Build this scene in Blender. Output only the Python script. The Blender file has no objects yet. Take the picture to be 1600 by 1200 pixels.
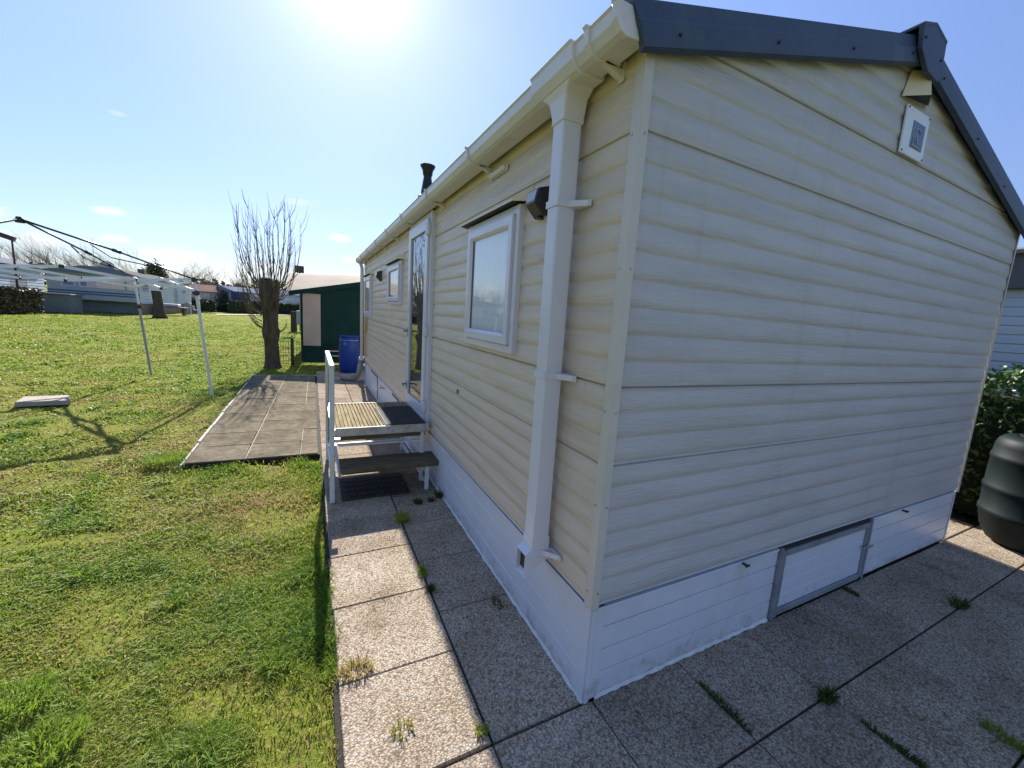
import bpy, math, random
import numpy as np
from mathutils import Vector, Matrix
random.seed(7); RNG = np.random.default_rng(11)
scene = bpy.context.scene
COL = scene.collection
R = math.radians

# ------------------------------------------------------------------ camera
cam = bpy.data.cameras.new('camera')
camo = bpy.data.objects.new('camera', cam); COL.objects.link(camo)
right = Vector((-0.4709991, -0.87925106, 0.07125597))
up = Vector((0.16932807, -0.01083946, 0.98550013))
fwd = Vector((0.86572966, -0.47623531, -0.15398726))
CAM = Vector((-1.22188, 0.99212, 1.59771))
m = Matrix((right, up, -fwd)).transposed().to_4x4(); m.translation = CAM
camo.matrix_world = m
cam.sensor_fit = 'HORIZONTAL'; cam.sensor_width = 36.0
cam.lens = 652.567 / 1600 * 36; cam.shift_x = -41.85 / 1600; cam.shift_y = 1.12 / 1600
cam.clip_start = 0.05; cam.clip_end = 5000
scene.camera = camo

# ------------------------------------------------------------------ light
SUN_AZ, SUN_EL = -4.0, 34.0
sd = Vector((math.cos(R(SUN_EL)) * math.cos(R(SUN_AZ)), math.cos(R(SUN_EL)) * math.sin(R(SUN_AZ)), math.sin(R(SUN_EL))))
sun = bpy.data.lights.new('sun', 'SUN'); sun.energy = 3.7; sun.angle = R(0.53); sun.color = (1.0, 0.955, 0.88)
suno = bpy.data.objects.new('sun', sun); COL.objects.link(suno)
suno.rotation_euler = (-sd).to_track_quat('-Z', 'Y').to_euler()
scene.view_settings.view_transform = 'Standard'; scene.view_settings.look = 'None'
scene.view_settings.gamma = 1.0; scene.view_settings.exposure = 1.5
scene.view_settings.use_curve_mapping = False

world = bpy.data.worlds.new('World'); scene.world = world; world.use_nodes = True
wt = world.node_tree; wt.nodes.clear()
def wn(t, **kw):
    n = wt.nodes.new(t)
    for k, v in kw.items(): setattr(n, k, v)
    return n
def wmath(op, a, b=None, c=None):
    n = wn('ShaderNodeMath', operation=op)
    for i, v in enumerate((a, b, c)):
        if v is None: continue
        if isinstance(v, (int, float)): n.inputs[i].default_value = v
        else: wt.links.new(v, n.inputs[i])
    return n.outputs[0]
sky = wn('ShaderNodeTexSky', sky_type='NISHITA', sun_disc=False)
sky.sun_elevation = R(SUN_EL); sky.sun_rotation = R(90 - SUN_AZ)
sky.air_density = 1.0; sky.dust_density = 0.10; sky.ozone_density = 3.0; sky.altitude = 5
bg = wn('ShaderNodeBackground'); bg.inputs['Strength'].default_value = 0.068
tc = wn('ShaderNodeTexCoord'); sep = wn('ShaderNodeSeparateXYZ')
wt.links.new(tc.outputs['Generated'], sep.inputs[0])
az = wmath('MULTIPLY', wmath('ARCTAN2', sep.outputs[1], sep.outputs[0]), 57.2958)
el = wmath('MULTIPLY', wmath('ARCSINE', sep.outputs[2]), 57.2958)
hr = wn('ShaderNodeValToRGB')
while len(hr.color_ramp.elements) < 4: hr.color_ramp.elements.new(.5)
for e_, (p_, c_) in zip(hr.color_ramp.elements, ((0, (.49, .51, .61)), (.10, (.72, .675, .79)), (.33, (1.13, 1.02, 1.12)), (.8, (1.6, 1.50, 1.50)))):
    e_.position = p_; e_.color = (*c_, 1)
wt.links.new(wmath('DIVIDE', el, 90.0), hr.inputs[0])
hm = wn('ShaderNodeMix', data_type='RGBA', blend_type='MULTIPLY'); hm.inputs[0].default_value = 1
wt.links.new(sky.outputs[0], hm.inputs[6]); wt.links.new(hr.outputs[0], hm.inputs[7]); wt.links.new(hm.outputs[2], bg.inputs['Color'])
comb = wn('ShaderNodeCombineXYZ')
wt.links.new(wmath('MULTIPLY', az, 0.55), comb.inputs[0]); wt.links.new(wmath('MULTIPLY', el, 1.25), comb.inputs[1])
noi = wn('ShaderNodeTexNoise'); noi.inputs['Scale'].default_value = 1.0; noi.inputs['Detail'].default_value = 7; noi.inputs['Roughness'].default_value = 0.62
wt.links.new(comb.outputs[0], noi.inputs['Vector'])
nz = wmath('MULTIPLY', wmath('SUBTRACT', noi.outputs[0], 0.5), 3.4)
cov = None
# each cloud: azimuth, elevation, half width, half height, strength
for a0, e0, wa, we, s in ((16.6, 7.0, 1.5, 0.5, .75), (16.2, 4.7, 1.6, 0.42, .7), (-3.1, 7.8, 1.5, 0.6, 1.0),
                          (12.2, 3.7, 3.0, 0.95, 1.0), (9.0, 2.7, 3.4, 0.9, .95), (21.6, 3.6, 2.4, 0.9, .7), (-1.0, 3.0, 4.0, 0.7, .75),
                          (4.2, 3.6, 4.0, 0.6, .55), (15.6, 15.4, .7, .25, .35), (-4.5, 5.6, 2.2, .5, .5), (1.5, 11.0, 1.8, .4, .3),
                          (26, 5.5, 4, 1.1, .8), (38, 6, 6, 1.6, .8), (55, 5, 8, 1.8, .8), (10, 1.2, 30, 1.2, .75), (60, 1.2, 30, 1.4, .8)):
    da = wmath('DIVIDE', wmath('SUBTRACT', az, a0), wa); de = wmath('DIVIDE', wmath('SUBTRACT', el, e0), we)
    v = wmath('SUBTRACT', 1.0, wmath('ADD', wmath('MULTIPLY', da, da), wmath('MULTIPLY', de, de)))
    v = wmath('ADD', v, nz)
    v = wmath('MULTIPLY', wmath('MINIMUM', wmath('MAXIMUM', wmath('MULTIPLY', v, 0.8), 0.0), 1.0), s)
    cov = v if cov is None else wmath('MAXIMUM', cov, v)
bgc = wn('ShaderNodeBackground'); bgc.inputs['Color'].default_value = (1.0, 0.97, 0.95, 1); bgc.inputs['Strength'].default_value = 0.40
mx = wn('ShaderNodeMixShader'); wt.links.new(cov, mx.inputs[0]); wt.links.new(bg.outputs[0], mx.inputs[1]); wt.links.new(bgc.outputs[0], mx.inputs[2])
# bright aureole of thin haze close round the sun
dt = wn('ShaderNodeVectorMath', operation='DOT_PRODUCT'); wt.links.new(tc.outputs['Generated'], dt.inputs[0]); dt.inputs[1].default_value = sd[:]
ang = wmath('ARCCOSINE', wmath('MINIMUM', dt.outputs['Value'], 1.0))
gl = wmath('ADD', wmath('MULTIPLY', wmath('EXPONENT', wmath('MULTIPLY', wmath('MULTIPLY', ang, ang), -170.0)), .42), wmath('MULTIPLY', wmath('EXPONENT', wmath('MULTIPLY', ang, -7.5)), .12))
bga = wn('ShaderNodeBackground'); bga.inputs['Color'].default_value = (1, .97, .93, 1); wt.links.new(gl, bga.inputs['Strength'])
ad = wn('ShaderNodeAddShader'); wt.links.new(mx.outputs[0], ad.inputs[0]); wt.links.new(bga.outputs[0], ad.inputs[1])
wo = wn('ShaderNodeOutputWorld'); wt.links.new(ad.outputs[0], wo.inputs[0])

# ------------------------------------------------------------------ materials
def newmat(name):
    mt = bpy.data.materials.new(name); mt.use_nodes = True
    nt = mt.node_tree; nt.nodes.clear()
    return mt, nt
def ramp(nt, fac, stops):
    n = nt.nodes.new('ShaderNodeValToRGB')
    while len(n.color_ramp.elements) < len(stops): n.color_ramp.elements.new(0.5)
    for e, (p, c) in zip(n.color_ramp.elements, stops):
        e.position = p; e.color = (*c, 1)
    nt.links.new(fac, n.inputs[0]); return n.outputs[0]
def noise(nt, scale, detail=4, rough=.55, stretch=(1, 1, 1), coord='Object'):
    t = nt.nodes.new('ShaderNodeTexCoord'); mp = nt.nodes.new('ShaderNodeMapping'); mp.inputs['Scale'].default_value = stretch
    nt.links.new(t.outputs[coord], mp.inputs[0])
    n = nt.nodes.new('ShaderNodeTexNoise'); n.inputs['Scale'].default_value = scale; n.inputs['Detail'].default_value = detail; n.inputs['Roughness'].default_value = rough
    nt.links.new(mp.outputs[0], n.inputs['Vector']); return n.outputs[0]
def mixc(nt, fac, a, b, mode='MIX'):
    n = nt.nodes.new('ShaderNodeMix'); n.data_type = 'RGBA'; n.blend_type = mode
    for i, v in ((0, fac), (6, a), (7, b)):
        if isinstance(v, (int, float)): n.inputs[i].default_value = v
        elif isinstance(v, tuple): n.inputs[i].default_value = (*v, 1)
        else: nt.links.new(v, n.inputs[i])
    return n.outputs[2]
def surf(name, c1, c2=None, scale=3, rough=.5, bump=0, bscale=60, stretch=(1, 1, 1), metal=0, dirt=None, dscale=2, drange=(.5, .75), spec=.5, streak=None, splash=None):
    mt, nt = newmat(name)
    b = nt.nodes.new('ShaderNodeBsdfPrincipled'); o = nt.nodes.new('ShaderNodeOutputMaterial'); nt.links.new(b.outputs[0], o.inputs[0])
    b.inputs['Roughness'].default_value = rough; b.inputs['Metallic'].default_value = metal; b.inputs['Specular IOR Level'].default_value = spec
    col = None
    if c2: col = ramp(nt, noise(nt, scale, 6, .6, stretch), [(.32, c1), (.68, c2)])
    if dirt:
        dn = noise(nt, dscale, 7, .65, stretch)
        f = ramp(nt, dn, [(drange[0], (0, 0, 0)), (drange[1], (1, 1, 1))])
        col = mixc(nt, f, col if col else c1, dirt)
    if streak:
        f = ramp(nt, noise(nt, 5, 6, .7, (1, 1, .09)), [(.56, (0, 0, 0)), (.85, (1, 1, 1))])
        col = mixc(nt, f, col if col else c1, streak)
    if splash:
        tz = nt.nodes.new('ShaderNodeTexCoord'); sz = nt.nodes.new('ShaderNodeSeparateXYZ'); nt.links.new(tz.outputs['Object'], sz.inputs[0])
        q = nt.nodes.new('ShaderNodeMath'); q.operation = 'MULTIPLY_ADD'; q.inputs[1].default_value = -1.5; nt.links.new(sz.outputs[2], q.inputs[0]); nt.links.new(noise(nt, 11, 9, .75), q.inputs[2])
        f = ramp(nt, q.outputs[0], [(.40, (0, 0, 0)), (.66, (.8, .8, .8))])
        col = mixc(nt, f, col if col else c1, splash)
    if col: nt.links.new(col, b.inputs['Base Color'])
    else: b.inputs['Base Color'].default_value = (*c1, 1)
    if bump:
        bn = nt.nodes.new('ShaderNodeBump'); bn.inputs['Strength'].default_value = 1; bn.inputs['Distance'].default_value = bump
        nt.links.new(noise(nt, bscale, 5, .6, stretch), bn.inputs['Height']); nt.links.new(bn.outputs[0], b.inputs['Normal'])
    return mt
M = {}
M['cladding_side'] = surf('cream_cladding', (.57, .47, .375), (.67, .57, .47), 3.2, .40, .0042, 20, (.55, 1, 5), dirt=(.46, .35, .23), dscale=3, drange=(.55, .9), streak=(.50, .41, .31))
M['cladding_end_shaded'] = surf('shaded_cream_cladding', (.445, .425, .43), (.525, .505, .51), 3.2, .40, .0042, 20, (1, .55, 5), dirt=(.42, .375, .33), dscale=2.4, drange=(.55, .9), streak=(.42, .38, .35))  # same cladding, with the end wall's bluish shade put into its colour
M['trim'] = surf('corner_trim_paint', (.54, .49, .43), (.60, .55, .49), 4, .4, dirt=(.5, .42, .3), dscale=5, drange=(.6, .9))
M['upvc'] = surf('white_plastic', (.61, .59, .66), (.67, .65, .71), 3, .3, dirt=(.62, .58, .52), dscale=4, drange=(.6, .95))
M['gutter'] = surf('off_white_gutter_plastic', (.64, .605, .615), (.71, .67, .68), 2, .35, dirt=(.5, .45, .37), dscale=5, drange=(.58, .9))
M['skirt'] = surf('white_skirting_plastic', (.57, .58, .65), (.64, .65, .71), 2, .35, .0004, 200, dirt=(.50, .48, .44), dscale=3, drange=(.55, .9), splash=(.27, .23, .17))
M['grout'] = surf('rough_white_sealant', (.6, .58, .55), (.75, .73, .70), 12, .9, .01, 40)
M['alu'] = surf('weathered_aluminium', (.42, .44, .46), (.52, .53, .54), 6, .38, metal=.85, dirt=(.28, .27, .25), dscale=9)
M['grey_frame'] = surf('grey_hatch_frame', (.24, .26, .29), (.31, .33, .36), 8, .45, metal=.3, dirt=(.16, .15, .13), dscale=7)
M['verge'] = surf('slate_blue_coated_steel', (.030, .048, .090), (.042, .066, .115), 3, .48, .0006, 120, dirt=(.10, .12, .13), dscale=4, drange=(.55, .9))
M['roof'] = surf('grey_roof_sheet', (.10, .11, .13), (.14, .15, .17), 3, .5, .003, 40)
M['black'] = surf('black_plastic', (.012, .012, .013), (.02, .02, .02), 6, .35)
M['flue'] = surf('black_enamel', (.012, .013, .016), (.02, .022, .026), 8, .35, metal=.3)
M['dark'] = surf('painted_dark_void', (.01, .01, .01))  # near-black colour standing for the shade in gaps and openings
M['steel'] = surf('galvanised_steel', (.50, .51, .53), (.62, .63, .64), 14, .42, metal=.6, dirt=(.36, .33, .29), dscale=8)
M['white_paint'] = surf('white_painted_steel', (.58, .59, .61), (.66, .67, .68), 6, .4, dirt=(.5, .46, .4), dscale=9, drange=(.6, .85))
M['rail_white'] = surf('white_rail_paint', (.76, .77, .78), (.82, .82, .83), 6, .5)
M['rubber'] = surf('black_rubber', (.018, .017, .015), (.035, .032, .026), 14, .75, .003, 90)
M['deckwood'] = surf('weathered_decking', (.25, .19, .10), (.36, .285, .17), 5, .9, .003, 40, (1, 9, 1), spec=.1, dirt=(.13, .125, .045), dscale=4, drange=(.48, .7))
M['mossy_wood'] = surf('mossy_step_board', (.095, .076, .050), (.165, .132, .086), 6, .95, spec=.15, bump=.004, bscale=40, stretch=(9, 1, 1), dirt=(.06, .062, .026), dscale=5, drange=(.5, .72))
M['edge_strip'] = surf('scuffed_pale_edge', (.42, .38, .34), (.58, .54, .49), 16, .6, dirt=(.25, .2, .14), dscale=18)
M['yellow'] = surf('yellow_hose', (.55, .33, .06), (.6, .42, .12), 14, .5)
M['bark'] = surf('rough_bark', (.035, .026, .018), (.12, .092, .062), 14, .95, .06, 15, (1, 1, .22), dirt=(.05, .055, .028), dscale=3)
M['twig'] = surf('olive_twig', (.11, .09, .055), (.18, .145, .09), 6, 1, spec=0)
M['twig_far'] = surf('grey_twig', (.14, .115, .10), (.20, .165, .145), 3, .9, spec=.05)
M['canvas_green'] = surf('dark_green_canvas', (.013, .038, .036), (.019, .052, .048), 3, 1, .03, 3, (1, .7, 1), spec=0)
M['canvas_cream'] = surf('cream_canvas', (.50, .435, .34), (.57, .50, .40), 2, 1, .02, 4, spec=0)
M['canvas_pane'] = surf('beige_net_panel', (.40, .34, .29), (.47, .41, .355), 2, .85, .012, 7)
M['blue_plastic'] = surf('blue_drum_plastic', (.006, .028, .20), (.009, .04, .26), 3, .4, spec=.25, dirt=(.02, .045, .15), dscale=5)
M['green_plastic'] = surf('dark_green_butt_plastic', (.006, .011, .013), (.010, .017, .018), 3, .55, spec=.15, dirt=(.025, .032, .03), dscale=4, drange=(.55, .9))
M['corr'] = surf('grey_corrugated_pipe', (.28, .27, .26), (.38, .37, .35), 6, .5)
M['leaf'] = surf('laurel_leaf', (.035, .085, .018), (.085, .15, .035), 5, .45)
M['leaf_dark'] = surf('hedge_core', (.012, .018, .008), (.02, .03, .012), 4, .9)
M['hedge_leaf'] = surf('brown_green_hedge_leaf', (.04, .055, .020), (.10, .085, .045), 1.6, .7)
M['hedge_green'] = surf('dark_green_hedge_leaf', (.030, .050, .016), (.06, .085, .028), 2, .7)
M['hedge_red'] = surf('russet_hedge_leaf', (.045, .055, .022), (.13, .075, .055), .9, .6)
M['stone'] = surf('pale_concrete_slab', (.34, .285, .225), (.43, .37, .30), 6, .85, spec=.1, bump=.003, bscale=90)
M['post_wood'] = surf('dark_post_wood', (.045, .033, .02), (.085, .062, .042), 8, .9, .01, 30, (1, 1, .3))
M['van_white'] = surf('static_white', (.46, .49, .51), (.53, .56, .57), 1, .6)
M['van_pale_green'] = surf('static_pale_green', (.33, .385, .385), (.38, .43, .42), 1, .6)
M['van_blue_white'] = surf('static_blue_white', (.40, .46, .54), (.47, .53, .59), 1, .5)
M['van_beige'] = surf('static_beige', (.46, .44, .40), (.52, .50, .45), 1, .5)
M['roof_olive'] = surf('olive_grey_roof', (.15, .155, .13), (.19, .195, .165), 1, 1, spec=0)
M['roof_blue'] = surf('blue_grey_roof', (.17, .19, .25), (.21, .23, .29), 1, 1, spec=0)
M['roof_brown'] = surf('brown_red_roof', (.22, .15, .125), (.27, .19, .16), 1, 1, spec=0)
M['roof_slate'] = surf('slate_fascia', (.08, .08, .085), (.11, .11, .115), 2, .7)
M['stripe'] = surf('navy_stripe', (.05, .08, .22))
M['curtain_pink'] = surf('pink_curtain', (.42, .26, .28), (.58, .42, .42), 6, .8, stretch=(4, 4, .2))
M['curtain_violet'] = surf('violet_curtain', (.20, .15, .26), (.30, .23, .35), 6, .8, stretch=(4, 4, .2))
M['skirt_grey'] = surf('grey_blockwork', (.15, .17, .17), (.20, .22, .22), 1.5, .9, dirt=(.10, .12, .09), dscale=1.2)
M['skirt_brick'] = surf('brown_brick_skirt', (.20, .13, .10), (.26, .18, .14), 8, .9)
M['navy'] = surf('navy_canvas', (.025, .035, .08), (.04, .055, .11), 2, .8)
M['plaque'] = surf('white_plaque', (.70, .73, .78), (.75, .78, .82), 6, .35)
M['plaque_blue'] = surf('blue_plaque_panel', (.10, .15, .26), (.13, .18, .30), 8, .4)
M['plaque_mark'] = surf('pale_plaque_mark', (.40, .46, .58))
M['cream_hood'] = surf('cream_hood_plastic', (.66, .56, .37), (.72, .62, .43), 4, .45)
M['grey_pole'] = surf('galvanised_pole', (.24, .25, .25), (.30, .31, .31), 4, .5)

def glass_mat(name, ior=1.75, tint=(.9, .93, .95)):
    mt, nt = newmat(name)
    t = nt.nodes.new('ShaderNodeBsdfTransparent'); t.inputs[0].default_value = (*tint, 1)
    g = nt.nodes.new('ShaderNodeBsdfGlossy'); g.inputs['Roughness'].default_value = .015; g.inputs[0].default_value = (.95, .97, 1, 1)
    f = nt.nodes.new('ShaderNodeFresnel'); gm = nt.nodes.new('ShaderNodeNewGeometry'); pw = nt.nodes.new('ShaderNodeMapRange')   # same reflectance from both faces of the pane
    pw.inputs['To Min'].default_value = ior; pw.inputs['To Max'].default_value = 1 / ior
    nt.links.new(gm.outputs['Backfacing'], pw.inputs['Value']); nt.links.new(pw.outputs[0], f.inputs['IOR'])
    bn = nt.nodes.new('ShaderNodeBump'); bn.inputs['Strength'].default_value = .25; bn.inputs['Distance'].default_value = .002
    nt.links.new(noise(nt, 3, 2), bn.inputs['Height']); nt.links.new(bn.outputs[0], g.inputs['Normal'])
    x = nt.nodes.new('ShaderNodeMixShader'); o = nt.nodes.new('ShaderNodeOutputMaterial')
    nt.links.new(f.outputs[0], x.inputs[0]); nt.links.new(t.outputs[0], x.inputs[1]); nt.links.new(g.outputs[0], x.inputs[2]); nt.links.new(x.outputs[0], o.inputs[0])
    return mt
M['glass'] = glass_mat('window_glass', 2.0, (.98, .99, 1))
M['glass_door'] = glass_mat('door_glass', 2.6, (.8, .84, .84))
def lace_mat():
    mt, nt = newmat('lace_curtain')
    d = nt.nodes.new('ShaderNodeBsdfDiffuse'); d.inputs[0].default_value = (.86, .87, .89, 1)
    t = nt.nodes.new('ShaderNodeBsdfTransparent')
    v = nt.nodes.new('ShaderNodeTexVoronoi'); v.inputs['Scale'].default_value = 160
    tc_ = nt.nodes.new('ShaderNodeTexCoord'); nt.links.new(tc_.outputs['Object'], v.inputs['Vector'])
    f = ramp(nt, v.outputs['Distance'], [(.3, (.02, .02, .02)), (.8, (.08, .08, .08))])
    x = nt.nodes.new('ShaderNodeMixShader'); o = nt.nodes.new('ShaderNodeOutputMaterial')
    nt.links.new(f, x.inputs[0]); nt.links.new(d.outputs[0], x.inputs[1]); nt.links.new(t.outputs[0], x.inputs[2]); nt.links.new(x.outputs[0], o.inputs[0])
    return mt
M['lace'] = lace_mat()

def pebble_mat():
    mt, nt = newmat('exposed_aggregate')
    b = nt.nodes.new('ShaderNodeBsdfPrincipled'); o = nt.nodes.new('ShaderNodeOutputMaterial'); nt.links.new(b.outputs[0], o.inputs[0])
    b.inputs['Roughness'].default_value = .85; b.inputs['Specular IOR Level'].default_value = 0
    tc_ = nt.nodes.new('ShaderNodeTexCoord')
    v = nt.nodes.new('ShaderNodeTexVoronoi'); v.inputs['Scale'].default_value = 122; v.inputs['Randomness'].default_value = 1
    nt.links.new(tc_.outputs['Object'], v.inputs['Vector'])
    s = nt.nodes.new('ShaderNodeSeparateColor'); nt.links.new(v.outputs['Color'], s.inputs[0])
    c = ramp(nt, s.outputs[0], [(0, (.25, .21, .17)), (.2, (.40, .325, .25)), (.5, (.53, .44, .345)), (.72, (.43, .40, .365)), (.88, (.62, .545, .47)), (1, (.20, .18, .165))])
    edge = ramp(nt, v.outputs['Distance'], [(.36, (1, 1, 1)), (.70, (.60, .56, .50))])
    c = mixc(nt, 1.0, c, edge, 'MULTIPLY')
    st = ramp(nt, noise(nt, 2.2, 7, .65), [(.42, (1, 1, 1)), (.72, (.62, .58, .5))])
    c = mixc(nt, 1.0, c, st, 'MULTIPLY')
    gi = nt.nodes.new('ShaderNodeNewGeometry'); c = mixc(nt, 1.0, c, ramp(nt, gi.outputs['Random Per Island'], [(0, (.82, .80, .78)), (1, (1.06, 1.04, 1.0))]), 'MULTIPLY')
    moss = ramp(nt, noise(nt, 1.1, 9, .72), [(.57, (0, 0, 0)), (.74, (1, 1, 1))])
    c = mixc(nt, moss, c, mixc(nt, .45, c, (.055, .05, .025)))
    nt.links.new(c, b.inputs['Base Color'])
    h = nt.nodes.new('ShaderNodeMath'); h.operation = 'SUBTRACT'; h.inputs[0].default_value = 1; nt.links.new(v.outputs['Distance'], h.inputs[1])
    bn = nt.nodes.new('ShaderNodeBump'); bn.inputs['Distance'].default_value = .0032; bn.inputs['Strength'].default_value = .9
    nt.links.new(h.outputs[0], bn.inputs['Height']); nt.links.new(bn.outputs[0], b.inputs['Normal'])
    return mt
M['pebble'] = pebble_mat()
M['joint'] = surf('dark_joint_soil', (.018, .016, .011), (.035, .032, .018), 20, .95, .004, 60)
M['tile'] = surf('worn_rubber_tile', (.15, .128, .095), (.26, .222, .155), 14, 1, .006, 60, dirt=(.10, .085, .065), dscale=2.6, drange=(.44, .72), spec=0)
M['edging'] = surf('whitewashed_edging', (.40, .38, .35), (.56, .53, .49), 9, .85, .01, 30, dirt=(.2, .18, .12), dscale=5)
M['footpath'] = surf('pale_gravel_track', (.50, .44, .38), (.58, .52, .46), 1, .9)

def lawn_mat():
    mt, nt = newmat('lawn_soil_and_thatch')
    b = nt.nodes.new('ShaderNodeBsdfPrincipled'); o = nt.nodes.new('ShaderNodeOutputMaterial'); nt.links.new(b.outputs[0], o.inputs[0])
    b.inputs['Roughness'].default_value = 1; b.inputs['Specular IOR Level'].default_value = .1
    fine = ramp(nt, noise(nt, 26, 8, .75), [(.25, (.07, .075, .016)), (.45, (.16, .18, .03)), (.60, (.24, .235, .052)), (.80, (.29, .23, .10))])
    big = ramp(nt, noise(nt, .22, 6, .6), [(.34, (.88, 1.05, .85)), (.68, (1.22, 1.12, 1.0))])
    mow = ramp(nt, noise(nt, 1.0, 4, .6, (.18, 1.1, 1)), [(.3, (.82, .86, .8)), (.7, (1.16, 1.14, 1.08))])
    c = mixc(nt, 1, mixc(nt, 1, fine, big, 'MULTIPLY'), mow, 'MULTIPLY')
    bare = ramp(nt, noise(nt, .9, 8, .7, (.6, 1.3, 1)), [(.60, (0, 0, 0)), (.72, (1, 1, 1))])
    c = mixc(nt, bare, c, mixc(nt, .6, c, (.16, .115, .065)))
    nt.links.new(c, b.inputs['Base Color'])
    bn = nt.nodes.new('ShaderNodeBump'); bn.inputs['Distance'].default_value = .05; bn.inputs['Strength'].default_value = .8
    nt.links.new(noise(nt, 30, 6, .7), bn.inputs['Height']); nt.links.new(bn.outputs[0], b.inputs['Normal'])
    return mt
M['lawn'] = lawn_mat()
def blade_mat(name='grass_blade', bright=1.0):
    mt, nt = newmat(name)
    a = nt.nodes.new('ShaderNodeAttribute'); a.attribute_name = 'tint'
    k = bright
    c = ramp(nt, a.outputs['Fac'], [(0, (.37, .255, .115)), (.2, (.40, .325, .115)), (.40, (.32, .325, .053)), (.60, (.23, .305, .036)), (.85, (.18, .29, .03)), (1, (.10, .19, .024))])
    d = nt.nodes.new('ShaderNodeBsdfPrincipled'); d.inputs['Roughness'].default_value = .55; d.inputs['Specular IOR Level'].default_value = .3
    t = nt.nodes.new('ShaderNodeBsdfTranslucent'); x = nt.nodes.new('ShaderNodeMixShader'); x.inputs[0].default_value = .45
    o = nt.nodes.new('ShaderNodeOutputMaterial')
    nt.links.new(c, d.inputs['Base Color']); nt.links.new(c, t.inputs[0]); nt.links.new(d.outputs[0], x.inputs[1]); nt.links.new(t.outputs[0], x.inputs[2]); nt.links.new(x.outputs[0], o.inputs[0])
    return mt
M['blade'] = blade_mat(); M['moss_blade'] = surf('dark_moss_blade', (.045, .07, .018), (.09, .12, .03), 30, .8, spec=.1)

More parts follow.
